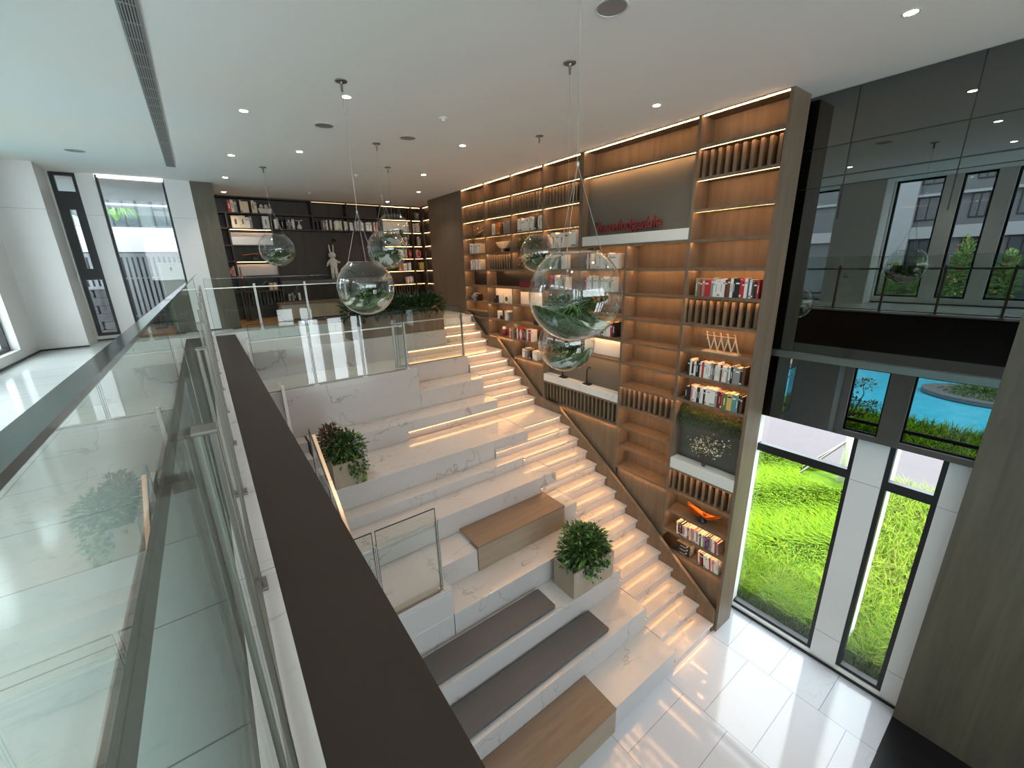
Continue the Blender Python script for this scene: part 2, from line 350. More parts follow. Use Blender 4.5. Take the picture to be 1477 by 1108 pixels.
m = MB(); m.box(-1.91,-1.83,12.18,12.26,6.19,7.51); m.box(-1.74,-1.66,12.18,12.26,6.19,7.51); m.box(-1.83,-1.74,12.18,12.26,7.40,7.51); m.box(-1.83,-1.74,12.18,12.26,6.19,6.27); m.build('casement', M['black'], w)
frame_window('window_2', 'y', 12.22, -1.33, -.25, 5.06, CEIL, 'wide far window onto white slat fence', fw=.04)
lt = thing('cove_light', 'bright linear light along the head of the wide far window', 'light', (-.8,12.16,8))
BX(-1.29,-.27,12.12,12.17,8.02,8.06).build('diffuser', emis('cove_white',(1,1,.97),3), lt)
jt = MB()
jt.box(-2.651,-1.9895,11.276,11.2795,7.30-.002,7.30+.002); jt.box(-1.6,-1.33,12.0965,12.0995,7.30-.002,7.30+.002); jt.box(-.25,.19,12.0965,12.0995,7.30-.002,7.30+.002)
for z in (3.17,.54): jt.box(6.7565,6.7595,1.04,1.37,z-.002,z+.002); jt.box(6.7565,6.7595,.315,.5,z-.002,z+.002)
struct(jt, 'trim_joints', M['steeld'], 'fine joints between the white stone slabs', 'trim')
# right window wall
cw = BX(6.76,7.55,1.04,1.37,0,3.83); cw.box(6.76,7.2,.315,.5,0,3.83)
struct(cw, 'wall_piers', M['white'], 'white stone piers between the garden windows', 'wall')
struct(BX(6.76,7.12,.31,2.9,3.83,CEIL), 'wall_above_window', M['whitepaint'], 'wall behind the dark mirror', 'wall')
def rwin(name, y0, y1, label):
    w = frame_window(name, 'x', 6.84, y0, y1, .10, 3.83, label, bars=[('h',3.215,.13)], fw=.055, d=.1)
    BX(6.745,6.9,y0,y1,.0,.10).build('sill', M['whitepaint'], w)
rwin('window_30', 1.37, 2.72, 'wide garden window beside the bookcase'); rwin('window_31', .5, 1.04, 'narrow garden window beside the brown wall')
bs = BX(6.735,6.744,.31,2.6,0,.05)
struct(bs, 'baseboard_right', M['black'], 'thin dark skirting under the garden windows', 'baseboard')
t = thing('mirror_cladding', 'dark mirrored glass cladding above the garden windows', 'mirror', (6.65,1.4,3.82))
BX(6.62,6.75,.31,2.6,3.82,CEIL-.005).build('mirror_pane', M['mirror'], t)
j = MB()
for z in (7.46,7.0): j.box(6.612,6.62,.31,2.6,z-.004,z+.004)
for y in (2.04,1.05): j.box(6.612,6.62,y-.004,y+.004,6.6,CEIL-.01)
j.build('dark_strip', M['black'], t)  # thin dark strips across and down the mirror face
BX(6.56,6.62,.31,2.6,4.77,4.86).build('transom', M['steeld'], t)

# ------------------------------------------------------------------ stairs and tiers
def ny(i):
    return 2.52 + (25-i)*.2715 if i >= 11 else (7.23 + (10-i)*.267 if i >= 5 else 9.25 + (4-i)*.27)
XL = {4:3.67, 10:2.71, 12:3.99, 13:4.45, 15:4.44}
XR = 5.935
st = thing('staircase', 'white marble staircase with warm light strips under every nosing', 'staircase', (5.3,6,0))
for i in range(1, 26):
    x0 = XL.get(i, 4.822)+.003; y0 = ny(i); y1 = ny(i-1)+.045 if i > 1 else 10.1
    m = MB(); m.box(x0, XR, y0, y1, lev(i)-.035, lev(i)); m.box(x0, XR, y0+.04, y1, lev(i+1)+.0008, lev(i)-.035)
    if i == 1: m = MB(); m.box(x0,XR,y0,y1,lev(1)-.035,lev(1)+.001); m.box(x0,XR,y0+.04,y1,lev(2)+.0008,lev(1)-.035)
    o = m.build('step', M['marble'], st, bevel=.003)
    BX(x0+.01, XR-.06, y0+.022, y0+.038, lev(i)-.047, lev(i)-.0355).build('led_strip', M['led'], o)
def tier(label, boxes, group=None):
    b = MB()
    xs = [q for bx in boxes for q in bx[:2]]; ys = [q for bx in boxes for q in bx[2:4]]; zs = [q for bx in boxes for q in bx[4:6]]
    for bx in boxes: b.box(*bx)
    o = b.build('seating_tier', M['marble'], bevel=.004)
    return tag(o, label, 'seating tier', group)
e = -.0006
XT = 4.815
tier('highest marble block, carrying the long leafy planter', [(2.4,4.78,9.40,11.2,lev(4)+.001,4.60),(.4,2.4,9.40,11.2,3.6,4.60),(2.4,3.66,9.40,11.2,3.6,lev(4))])
tier('marble landing enclosed by glass, with a tall plain front wall', [(.42,3.25,7.75,9.4,lev(9),lev(5)),(.42,3.25,7.75,7.84,lev(5),4.155),(3.252,XT,8.40,9.4,lev(7)-e,lev(5)),(3.252,XT,8.40,8.46,lev(5),lev(5)+.03)])
tier('plain marble tier ending beside the glass landing wall', [(3.252,XT,7.75,8.398,lev(9)-e,lev(7))])
tier('marble tier above the long floor light strip', [(1.0,2.71,7.20,7.81,lev(11)-e,lev(9)),(2.71,XT,7.20,7.75,lev(10)+.001,lev(9))])
tier('broad marble landing tier holding the small corner planter', [(1.0,3.99,6.13,7.26,lev(13)-e,lev(11)),(3.99,XT,6.13,7.272,lev(12)+.001,lev(11))])
tier('low narrow marble tier, one riser high', [(1.0,4.45,5.83,6.19,lev(14)-e,lev(13))])
tier('marble tier behind the oak bench with stair light at its end', [(1.0,4.44,5.27,5.89,lev(16)-e,lev(14)),(4.44,XT,5.27,5.83,lev(15)+.001,lev(14))])
tier('marble tier cut around the oak bench, with glass railing', [(.975,1.96,4.19,5.27,lev(18)-.0,lev(16)),(.975,1.96,4.19,4.27,lev(16),1.985),(1.96,2.665,4.70,5.27,lev(18)-e,lev(16)),(4.495,XT,4.70,5.27,lev(18)-e,lev(16)),(2.665,4.495,4.9,5.27,lev(18)-e,1.954)])
tier('marble tier between the oak bench and the first dark cushion', [(1.96,XT,4.19,4.76,lev(20)-e,lev(18)),])
tier('marble tier carrying a dark cushion and the square planter', [(.42,XT,3.63,4.225,lev(22)-e,lev(20)),(.975,1.95,4.192,5.2,lev(22)-e,lev(18)-.001)])
tier('marble tier carrying the lower dark cushion', [(.42,XT,3.09,3.69,lev(24)-e,lev(22))])
tier('lowest marble tier beside the pale oak bench', [(3.41,XT,2.53,3.15,0,lev(24))])
# side flight hidden behind the ledge
sf = thing('side_stair', 'narrow marble side stair beneath the brown ledge', 'staircase', (.7,6,2))
for k in range(6, 17):
    y0 = 7.75 - (k-6+1)*.32
    BX(.40,.968,y0,y0+.318,lev(k+3)-.3,lev(k+3)).build('step', M['marble'], sf)

# ------------------------------------------------------------------ furniture on the tiers
b = thing('oak_bench', 'long brown oak bench set into the marble tier', 'bench', (3.58,4.98,lev(18)))
BX(2.67,4.49,4.68,4.898,lev(18)+.001,1.955).build('body', M['benchside'], b, bevel=.003)
BX(2.668,4.492,4.676,5.265,1.956,1.985).build('top', M['benchtop'], b, bevel=.004)
b = thing('oak_bench', 'pale oak bench on the tile floor under the lowest cushion tier', 'bench', (2.4,2.78,0))
BX(1.2,3.40,2.50,3.085,0,.41).build('body', M['benchside'], b, bevel=.003)
BX(1.199,3.402,2.496,3.086,.41,.435).build('top', M['benchtop'], b, bevel=.004)
def cushion(label, x0,x1,y0,y1,z):
    c = thing('seat_cushion', label, 'cushion', ((x0+x1)/2,(y0+y1)/2,z), group='charcoal seat cushions on the tiers')
    BX(x0,x1,y0,y1,z,z+.065).build('pad', M['cushion'], c, bevel=.022, seg=3)
    p = MB(); r = .006; q = .012
    for zz in (z+.052,): p.tube([(x0+q,y0+.001,zz),(x1-q,y0+.001,zz)], r); p.tube([(x1-.001,y0+q,zz),(x1-.001,y1-q,zz)], r)
    p.build('piping', M['cushion'], c)
cushion('charcoal seat cushion beside the square planter', 1.2,3.385,3.69,4.12,lev(20)+.001)
cushion('charcoal seat cushion on the tier above the pale oak bench', 1.50,3.995,3.16,3.60,lev(22)+.001)

# ------------------------------------------------------------------ plants
def foliage(mb, c, r, n, l, w, mats=(0,1,2), droop=.3, zmin=None, up=.5, clip=None):
    c = Vector(c); r = Vector(r)
    for _ in range(n):
        d = Vector((random.gauss(0,1), random.gauss(0,1), random.gauss(0,1)+up)); d.normalize()
        k = random.random()**.45
        p = c + Vector((d.x*r.x*k, d.y*r.y*k, d.z*r.z*k))
        if zmin is not None and p.z < zmin: p.z = zmin + random.random()*.04
        if clip: p.x = min(max(p.x,clip[0]),clip[1]); p.y = min(max(p.y,clip[2]),clip[3])
        dd = (d + Vector((random.uniform(-.6,.6),random.uniform(-.6,.6),random.uniform(-.5,.4)))).normalized()
        s = random.uniform(.6,1.3)
        mb.leaf(p, dd, (random.uniform(-.3,.3),random.uniform(-.3,.3),1), l*s, w*s, random.choice(mats), droop)
    return mb
GREEN = [M['g1'],M['g2'],M['g3'],M['redtwig'],M['g4']]
def ivy(mb, p, length, n, sp=.05):
    p = Vector(p)
    for k in range(n):
        q = p + Vector((random.uniform(-sp,sp), random.uniform(-sp,0.01), -length*random.random()))
        mb.leaf(q, (random.uniform(-1,1),random.uniform(-1,-.2),-.6), (0,0,1), .05, .04, random.choice((0,1,2)))
def planter(label, x0,x1,y0,y1,z0,z1, name='planter'):
    p = thing(name, label, 'planter', ((x0+x1)/2,(y0+y1)/2,z0))
    wl_ = .03; m = MB()
    m.box(x0,x1,y0,y0+wl_,z0,z1); m.box(x0,x1,y1-wl_,y1,z0,z1); m.box(x0,x0+wl_,y0+wl_,y1-wl_,z0,z1); m.box(x1-wl_,x1,y0+wl_,y1-wl_,z0,z1); m.box(x0+wl_,x1-wl_,y0+wl_,y1-wl_,z0,z0+.03)
    m.build('box', M['planterwood'], p, bevel=.002)
    BX(x0+wl_,x1-wl_,y0+wl_,y1-wl_,z0+.03,z1-.06).build('soil', M['soil'], p)
    return p
p = planter('square limed oak planter with bushy green plants beside the stairs', 3.71,4.62,3.64,4.10,lev(20)+.001,1.62)
m = MB(); foliage(m,(4.15,3.88,1.72),(.46,.32,.36),1500,.10,.042,(0,0,1,1,2),zmin=1.6,clip=(3.6,4.72,3.5,4.12)); foliage(m,(4.05,3.95,2.0),(.22,.2,.16),260,.09,.03,(2,4,1))
m.build('foliage', GREEN, p)
m = MB()
for k in range(5): ivy(m,(3.95+k*.12,3.625,1.62),.3 if k in (1,2) else .14, 26)
m.build('trailing_ivy', GREEN, p)
p = planter('small limed oak planter with red and green foliage at the corner railing', 1.07,1.56,6.15,6.85,lev(11)+.001,3.28)
m = MB(); foliage(m,(1.36,6.45,3.38),(.30,.40,.26),900,.09,.035,(0,0,1,1,2),zmin=3.26); foliage(m,(1.2,6.6,3.45),(.16,.25,.32),500,.10,.025,(3,3,4,0),zmin=3.26)
m.build('foliage', GREEN, p)
m = MB()
for k in range(4): ivy(m,(1.36+k*.06,6.14,3.28),.36 if k in(1,2) else .2, 24)
m.build('trailing_ivy', GREEN, p)
p = planter('long oak planter with dark ferns at the top of the tiers', 2.45,4.76,9.42,9.9,4.601,5.09)
p.children[0].data.materials[0] = M['wood']
m = MB()
for k in range(10): foliage(m,(2.62+k*.22,9.62,5.2+.03*random.random()),(.26,.26,.24),230,.17,.05,(0,0,0,0,1),zmin=5.04)
m.build('foliage', GREEN, p)

# ------------------------------------------------------------------ glass railings
def rail_seg(parent, a, b, z0, ph=.95, gh=1.16, posts=(0,1), base=True, hand=.07, side=(0,0), glass_base=.04, gap=.02, hz=None, post_w=.045):
    """level run from a to b (x,y): posts at fractions, glass on the line, handrail offset by side"""
    a = Vector((a[0],a[1],0)); b = Vector((b[0],b[1],0)); d = (b-a).normalized(); nrm = Vector((-d.y,d.x,0))
    L = (b-a).length; ps = sorted(posts)
    g = MB(); ge = MB()
    edges = [0]+[f for f in ps if 0 < f < 1]+[1]
    for f0, f1 in zip(edges, edges[1:]):
        p0 = a + d*(f0*L+gap); p1 = a + d*(f1*L-gap)
        g.add([p0+Vector((0,0,z0+glass_base)), p1+Vector((0,0,z0+glass_base)), p1+Vector((0,0,z0+gh)), p0+Vector((0,0,z0+gh))], [(0,1,2,3)])
        ge.bar(p0+Vector((0,0,z0+gh)), p1+Vector((0,0,z0+gh)), .014, .008); ge.bar(p0+Vector((0,0,z0+glass_base)), p0+Vector((0,0,z0+gh)), .012, .006); ge.bar(p1+Vector((0,0,z0+glass_base)), p1+Vector((0,0,z0+gh)), .012, .006)
    gp = g.build('glass_panel', M['railglass'], parent); ge.build('glass_edge', M['glassedge'], gp)
    off = Vector((side[0],side[1],0))
    for f in ps:
        q = a + d*(f*L) + off*.45
        m = MB(); m.bar(q+nrm*0+d*.013+Vector((0,0,z0)), q+d*.013+Vector((0,0,z0+ph)), .016, post_w, up=nrm); m.bar(q-d*.013+Vector((0,0,z0)), q-d*.013+Vector((0,0,z0+ph)), .016, post_w, up=nrm)
        m.bar(q+Vector((0,0,z0)), q+Vector((0,0,z0+.012)), .09,.09, up=nrm); m.bar(q+Vector((0,0,z0+ph-.01)), q+Vector((0,0,z0+ph)), .05,.05, up=nrm)
        po = m.build('post', M['steel'], parent, bevel=.002)
        k = MB(); k.bar(q+Vector((0,0,z0+ph-hand-.02)), q+off*.75+Vector((0,0,z0+ph-hand-.02)), .03,.02); k.build('bracket', M['steeld'], po)
    hp = off*1.2
    MB().bar(a+hp+Vector((0,0,z0+ph-hand)), b+hp+Vector((0,0,z0+ph-hand)), .045,.022).build('handrail', M['steel'], parent, bevel=.003)
    if base: MB().bar(a+Vector((0,0,z0+.01)), b+Vector((0,0,z0+.01)), .03,.02).build('base_rail', M['steeld'], parent)
# near gallery railing: posts at x=-.07
r = thing('glass_railing', 'long glass railing with steel posts along the gallery edge above the brown ledge', 'railing', (-.07,5,UP))
py = [-2.08,-1.09,-.10,.886,1.888,2.873,3.82,4.8,5.8,6.8,7.8,8.8,9.8,10.8]
GZ = CAMZ-.0435
g = MB(); ge = MB()
for a,b in zip(py[::1],py[1::1]):
    a += .008; b -= .008
    g.box(-.0555,-.0455,a,b,UP+.05,GZ-.0035)
gl = g.build('glass_panel', M['railglass'], r)
for a,b in zip(py,py[1:]): ge.box(-.0556,-.0454,a+.008,b-.008,GZ-.003,GZ)
ge.build('glass_edge', M['glassedge'], gl)
for y in py:
    m = MB(); m.box(-.040,-.028,y-.022,y+.022,UP+.007,5.89); m.box(-.072,-.060,y-.022,y+.022,UP+.007,5.89); m.box(-.074,-.026,y-.024,y+.024,5.885,5.8925)
    m.box(-.09,-.012,y-.045,y+.045,UP+.007,UP+.018)
    po = m.build('post', M['steeld'], r, bevel=.002)
    BX(-.108,-.072,y-.02,y+.02,5.79,5.81).build('bracket', M['steeld'], po)
BX(-.1225,-.108,-2.08,10.8,5.80,5.84).build('handrail', M['steeld'], r, bevel=.003)
BX(-.065,-.035,-2.08,10.8,UP+.03,UP+.05).build('base_rail', M['steeld'], r)
# slab edge railing
r = thing('glass_railing', 'glass railing at the edge of the library floor in front of the oak counter', 'railing', (2.6,11.35,UP))
rail_seg(r, (.02,11.35),(2.96,11.35), UP, ph=1.06, gh=1.2, posts=(.32,.68,1), side=(0,-.06), base=True)
r = thing('glass_railing', 'glass railing on the curb of the tall marble landing wall', 'railing', (1.7,7.8,4.155))
rail_seg(r, (.43,7.79),(3.05,7.79), 4.156, ph=.95, gh=1.17, posts=(0,.341,.672,1), side=(0,.06))
rail_seg(r, (3.07,7.84),(3.07,8.40), lev(5)+.001, ph=1.05, gh=1.28, posts=(1,), side=(-.06,0), base=False)
rail_seg(r, (3.12,8.43),(4.72,8.43), lev(5)+.031, ph=1.0, gh=1.2, posts=(1,), side=(0,.06))
r = thing('glass_railing', 'short glass railing on the marble parapet beside the oak bench', 'railing', (1.3,4.23,1.985))
rail_seg(r, (.45,4.235),(1.84,4.235), 1.985, ph=1.06, gh=1.26, posts=(.43,1), side=(0,.05))
# sloping side-stair railing
r = thing('stair_railing', 'sloping copper toned handrail and glass beside the corner planter', 'railing', (1.0,6.2,3))
def sl(y): return 3.696 + (y-6.558)*.583
MB().bar((.95,6.56,sl(6.56)),(.95,4.4,sl(4.4)),.05,.024).build('handrail', M['copperrail'], r, bevel=.003)
for y in (6.5,5.6,4.7):
    BX(.90,.914,y-.025,y+.025,sl(y)-.92,sl(y)+.05).build('post', M['steel'], r, bevel=.002)
m = MB()
for a,b in ((6.48,5.62),(5.58,4.72)):
    m.add([(.885,a,sl(a)-.85),(.885,b,sl(b)-.85),(.885,b,sl(b)+.2),(.885,a,sl(a)+.2)],[(0,1,2,3)])
gp = m.build('glass_panel', M['railglass'], r)
m = MB()
for a,b in ((6.48,5.62),(5.58,4.72)): m.bar((.885,a,sl(a)+.2),(.885,b,sl(b)+.2),.012,.008); m.bar((.885,a,sl(a)-.85),(.885,a,sl(a)+.2),.012,.008)
m.build('glass_edge', M['glassedge'], gp)
r = thing('newel_post', 'white steel newel post and glass fin at the foot of the landing wall', 'post', (.75,7.6,3.3))
BX(.74,.79,7.6,7.66,lev(9)+.001,4.28).build('shaft', M['white'], r, bevel=.003)
MB().add([(.7,7.45,3.3),(.7,7.74,3.3),(.7,7.74,4.45),(.7,7.45,4.3)],[(0,1,2,3)]).build('glass_panel', M['railglass'], r)

# ------------------------------------------------------------------ tall bookcase (plane x = 6)
bc = thing('bookcase', 'towering oak bookcase with warm lit cells beside the stairs', 'bookcase', (6.2,6.4,0))
BF, BK = 6.0, 6.335
S = [8.055,7.645,7.23,6.81,6.405,5.99,5.575,5.16,4.745,4.33,3.90]
DY = [10.40,9.27,8.15,7.03,5.92,4.82,3.655,2.515]     # divider centres
SP = [(10.42,4.87),(10.18,4.856),(9.39,4.307),(8.85,4.323),(7.14,3.137),(6.45,3.039),(5.06,2.189),(4.13,1.561),(2.54,.423)]
def Zs(y):
    for (a,za),(b,zb) in zip(SP,SP[1:]):
        if b <= y <= a: return zb + (za-zb)*(y-b)/(a-b)
    return SP[-1][1] if y < SP[-1][0] else SP[0][1]
def ystar(z):
    y = 10.4
    while Zs(y) > z and y > 2.5: y -= .01
    return y
# stringer board
poly = SP + [(2.54,.0),(3.0,.05),(4.13,.95),(6.45,2.35),(7.14,2.45),(8.85,3.6),(9.39,3.65),(10.18,4.1),(10.42,4.1)]
MB().prism_x(poly, 5.937, 6.0).build('stringer', M['wood'], bc)
# end panel, back
BX(BF,6.47,2.49,2.54,0,CEIL).build('end_panel', M['wood'], bc, bevel=.002)
BX(BK,BK+.02,2.54,10.42,.0,CEIL).build('back_panel', M['wood'], bc)
BX(BF,BK,10.38,10.43,4.6,CEIL).build('end_panel', M['wood'], bc)
BX(BF-.0,BK,2.54,10.38,8.06,CEIL).build('top_rail', M['wood'], bc)
def divider(y, z0, z1, t=.045, x0=BF):
    BX(x0,BK,y-t/2,y+t/2,z0,z1).build('divider', M['wood'], bc)
divider(9.27,5.615,S[0]+.005); divider(9.27,Zs(9.27),5.58-.005); 
divider(8.15,S[5]+.04,S[0]+.005); divider(8.15,Zs(8.15),S[6]-.001)
divider(7.03,3.06,S[0]+.005); divider(5.92,6.405,S[0]+.005,.1); divider(5.92,4.37,6.405)
divider(4.82,2.2,6.40); divider(3.655,1.3,S[0]+.005)
def shelf(y0,y1,z,led=True,x0=BF,x1=BK):
    y1 = min(y1, ystar(z))
    if y1-y0 < .08: return
    m = MB(); m.box(x0,x0+.03,y0,y1,z,z+.04); m.box(x0+.03,x1,y0,y1,z+.013,z+.04)
    o = m.build('shelf', M['wood'], bc)
    lx = 6.032 if z > 6.3 or y0 > 5.95 or any(abs(z-q) < .006 for q in (4.745,4.33,3.05,2.20,1.045,3.915)) or (y0 < 3 and 2.6 < z < 2.7) or abs(z-5.58) < .02 and y0 < 3 or abs(z-3.885) < .01 else 6.16
    if led: BX(lx,lx+.010,y0+.01,y1-.01,z+.001,z+.007).build('led_strip', M['ledshelf'], o)
def ledtop(y0,y1,z):
    BX(6.03,6.04,y0+.01,y1-.01,z-.006,z).build('led_strip', M['ledshelf'], bc)
cols = {'A':(9.293,10.378),'B':(8.173,9.248),'C':(7.053,8.128),'D':(5.97,7.008),'E':(4.843,5.898),'F':(3.678,4.798),'G':(2.54,3.632)}
for c in 'ABCD':
    ledtop(*cols[c], 8.058)
ledtop(3.68,5.87,8.058); ledtop(*cols['G'],8.058)
for c in 'ABCD':
    for k in (1,2,3,4): shelf(*cols[c], S[k])
for k in (5,6): shelf(7.053,10.378,S[k])
shelf(*cols['D'],S[5]); shelf(*cols['D'],S[6])
shelf(*cols['A'],S[7]); shelf(*cols['A'],S[8],False)
for c in 'BC':
    for k in (7,8,9): shelf(*cols[c],S[k])
shelf(*cols['C'],S[10])
for k in (7,8): shelf(*cols['D'],S[k])
shelf(4.843,7.008,S[9])
shelf(3.68,5.87,7.62); shelf(3.68,5.87,6.405)
for z in (5.99,5.575,5.16,4.745): shelf(*cols['E'],z)
for z in (5.99,5.56,5.14,4.72,4.32,3.885,3.465,3.05,2.64,2.20): shelf(*cols['F'],z)
for z in (7.645,7.23,6.81,6.395,5.99,5.58,5.16,4.745,4.335,3.915,2.64,2.21,1.805,1.405,1.045): shelf(*cols['G'],z)
shelf(4.843,7.008,3.50,False); shelf(4.843,7.008,3.05)
shelf(cols['A'][0],10.378,4.90,False)
# closed panels above the stringer
for (y0,y1,z1) in ((9.293,10.378,4.90),(8.173,9.248,4.33),(7.053,8.128,3.90),(4.843,7.008,3.05),(3.678,4.798,2.20),(2.54,3.632,1.045)):
    ys = [y0+(y1-y0)*k/8 for k in range(9)]
    poly = [(y0,z1),(y1,z1)] + [(y, min(z1,Zs(y)-.05)) for y in reversed(ys)]
    MB().prism_x(poly, 6.055, 6.075).build('closed_panel', M['wood'], bc)
# grey niches
BX(6.145,6.165,3.68,5.87,6.445,7.62).build('niche_panel', M['grey'], bc)
BX(6.2,6.22,4.843,7.008,3.54,4.33).build('niche_panel', M['grey'], bc)
BX(6.26,6.28,2.54,3.632,2.68,3.5).build('niche_panel', M['grey'], bc)
BX(6.0,6.144,3.68,5.87,6.446,6.61).build('stone_trough', M['trough'], bc, bevel=.003)
BX(6.0,6.19,4.843,7.008,3.541,3.70).build('stone_trough', M['trough'], bc, bevel=.003)
BX(6.0,6.20,2.54,3.632,2.681,2.87).build('stone_trough', M['trough'], bc, bevel=.003)
BX(6.17,6.33,2.545,3.628,3.40,3.62).build('fern_trough', M['grey'], bc)
BX(6.15,6.17,4.86,5.88,4.38,4.69).build('white_panel', M['white'], bc)
BX(6.2,6.22,7.10,8.1,5.21,5.5).build('white_panel', M['white'], bc)
BX(6.24,6.26,8.2,9.22,5.21,5.56).build('white_panel', M['white'], bc)
def slats(y0,y1,z0,z1,n,w=.042):
    m = MB(); p = (y1-y0)/n
    for k in range(n):
        y = y0 + p*(k+.5); m.box(6.065,6.25,y-w/2,y+w/2,z0+.041,z1-.03)
    m.build('slat_screen', M['wood'], bc)
    BX(6.30,6.32,y0,y1,z0+.04,z1).build('slat_backing', M['wooddark'], bc)
for c in 'ABCD': slats(*cols[c],S[2],S[1],11)
slats(*cols['G'],7.23,7.645,10); slats(*cols['G'],5.16,5.58,10); slats(*cols['G'],2.21,2.64,10); slats(*cols['F'],3.465,3.885,10)
slats(*cols['B'],S[5],S[4],10); slats(4.843,7.008,3.05,3.50,20)

# ------------------------------------------------------------------ dark bookcase (plane y = 13.9)
dk = thing('bookcase', 'dark oak bookcase across the back of the library floor', 'bookcase', (3.5,14.05,UP))
YF, YB = 13.9, 14.24
DX = [.62,.85,1.88,2.99,3.99,5.06,6.08,6.42]
BX(.60,6.45,YB,YB+.02,UP,CEIL).build('back_panel', M['wooddark'], dk)
BX(.60,6.45,YF,YB,8.04,CEIL).build('top_rail', M['wooddark'], dk)
def ddiv(x,z0,z1): BX(x-.02,x+.02,YF,YB,z0,z1).build('divider', M['wooddark'], dk)
for x,z0,z1 in ((.62,UP,8.04),(.85,UP,7.63),(1.88,UP,7.63),(2.99,7.235,8.04),(3.99,7.235,8.04),(5.06,UP,8.04),(6.08,UP,8.04),(6.44,UP,8.04)): ddiv(x,z0,z1)
def dshelf(x0,x1,z,led=0):
    o = BX(x0,x1,YF,YB,z,z+.035).build('shelf', M['wooddark'], dk)
    if led: BX(x0+.02,x1-.02,YF+.05,YF+.06,z-.007,z-.0005).build('led_strip', M['leddark'], o)
for z in (7.63,7.235): dshelf(.64,5.04,z)
for z in (6.80,6.385,5.98,5.56,5.16): dshelf(.64,.83,z); dshelf(.87,1.86,z, z in (6.385+.0,))
for z in (7.63,7.235,6.80,6.40,6.0,5.56,5.16): dshelf(5.08,6.06,z,1); dshelf(6.10,6.42,z,1)
BX(5.08,6.06,YF+.05,YF+.06,8.032,8.039).build('led_strip', M['leddark'], dk); BX(6.1,6.42,YF+.05,YF+.06,8.032,8.039).build('led_strip', M['leddark'], dk)
BX(3.02,3.97,YF+.05,YF+.055,8.034,8.039).build('led_strip', emis('dim_led',(1,.6,.3),2), dk); BX(4.02,5.03,YF+.05,YF+.055,8.034,8.039).build('led_strip', emis('dim_led_warm',(1,.6,.3),2), dk)
BX(.88,1.86,YF+.12,YF+.14,6.84,7.16).build('white_panel', M['white'], dk); BX(.88,1.86,YF+.12,YF+.14,6.02,6.32).build('white_panel', M['white'], dk)
BX(.88,1.85,YF+.06,YF+.07,7.226,7.2345).build('led_strip', M['leddark'], dk)
BX(1.90,5.04,YF-.02,YB,5.70,5.83).build('counter_shelf', M['grey'], dk); BX(1.9,5.04,YF,YB,5.22,5.26).build('shelf', M['wooddark'], dk)
BX(5.1,6.04,YF+.2,YF+.22,7.27,7.6).build('white_panel', M['white'], dk)
def dslats(x0,x1,z0,z1,n):
    m = MB(); p = (x1-x0)/n
    for k in range(n): m.box(x0+p*(k+.3),x0+p*(k+.7),YF+.03,YF+.22,z0,z1)
    m.build('slat_screen', M['wooddark'], dk)
dslats(.87,1.86,5.2,5.55,11); dslats(5.08,6.06,7.67,7.99,10); dslats(5.08,6.06,5.2,5.52,10)
# side return of the dark bookcase
rt = thing('bookcase', 'short return bookcase turning the corner behind the oak pier', 'bookcase', (6.5,13.2,UP))
BX(6.52,6.54,12.43,13.88,UP,CEIL).build('back_panel', M['wooddark'], rt)
for z in (8.03,7.63,7.235,6.80,6.40,6.0,5.56,5.16):
    o = BX(6.445,6.519,12.43,13.88,z,z+.035).build('shelf', M['wooddark'], rt)
    BX(6.46,6.47,12.5,13.8,z-.007,z-.0005).build('led_strip', M['leddark'], o)

# ------------------------------------------------------------------ books
ORD = 'first second third fourth fifth sixth seventh eighth ninth tenth eleventh twelfth thirteenth fourteenth fifteenth sixteenth seventeenth eighteenth nineteenth twentieth twenty-first twenty-second twenty-third twenty-fourth twenty-fifth twenty-sixth twenty-seventh twenty-eighth twenty-ninth thirtieth'.split()
BM = {}
def book_mesh(c, band):
    if (c,band) in BM: return BM[(c,band)]
    m = MB()
    m.box(0,.06,-.5,.5,0,1,0); m.box(.06,1,-.5,-.4,0,1,0); m.box(.06,1,.4,.5,0,1,0); m.box(.06,.97,-.4,.4,.02,.98,1)
    if band == 1: m.box(-.004,0,-.4,.4,.74,.82,2)
    if band == 2: m.box(-.004,0,-.13,.13,.3,.72,2)
    if band == 3: m.box(-.004,0,-.5,.5,.06,.16,2); m.box(-.004,0,-.5,.5,.9,.93,2)
    b2 = {'white':'grey','cream':'brown','black':'white','red':'white','maroon':'cream','blue':'white','navy':'yellow','grey':'white','teal':'white','green':'cream','orange':'white','yellow':'black','brown':'cream','pink':'maroon','tan':'brown','purple':'pink'}[c]
    o = m.build('book', [M['b_'+c], M['pages'], M['b_'+b2]], org=(0,0,0))
    me = o.data; bpy.data.objects.remove(o); BM[(c,band)] = me
    return me
CN = {'b':'black','w':'white','c':'cream','g':'grey','r':'red','m':'maroon','l':'blue','n':'navy','t':'teal','e':'green','o':'orange','y':'yellow','k':'brown','p':'pink','a':'tan','u':'purple'}
NBOOK = [0]
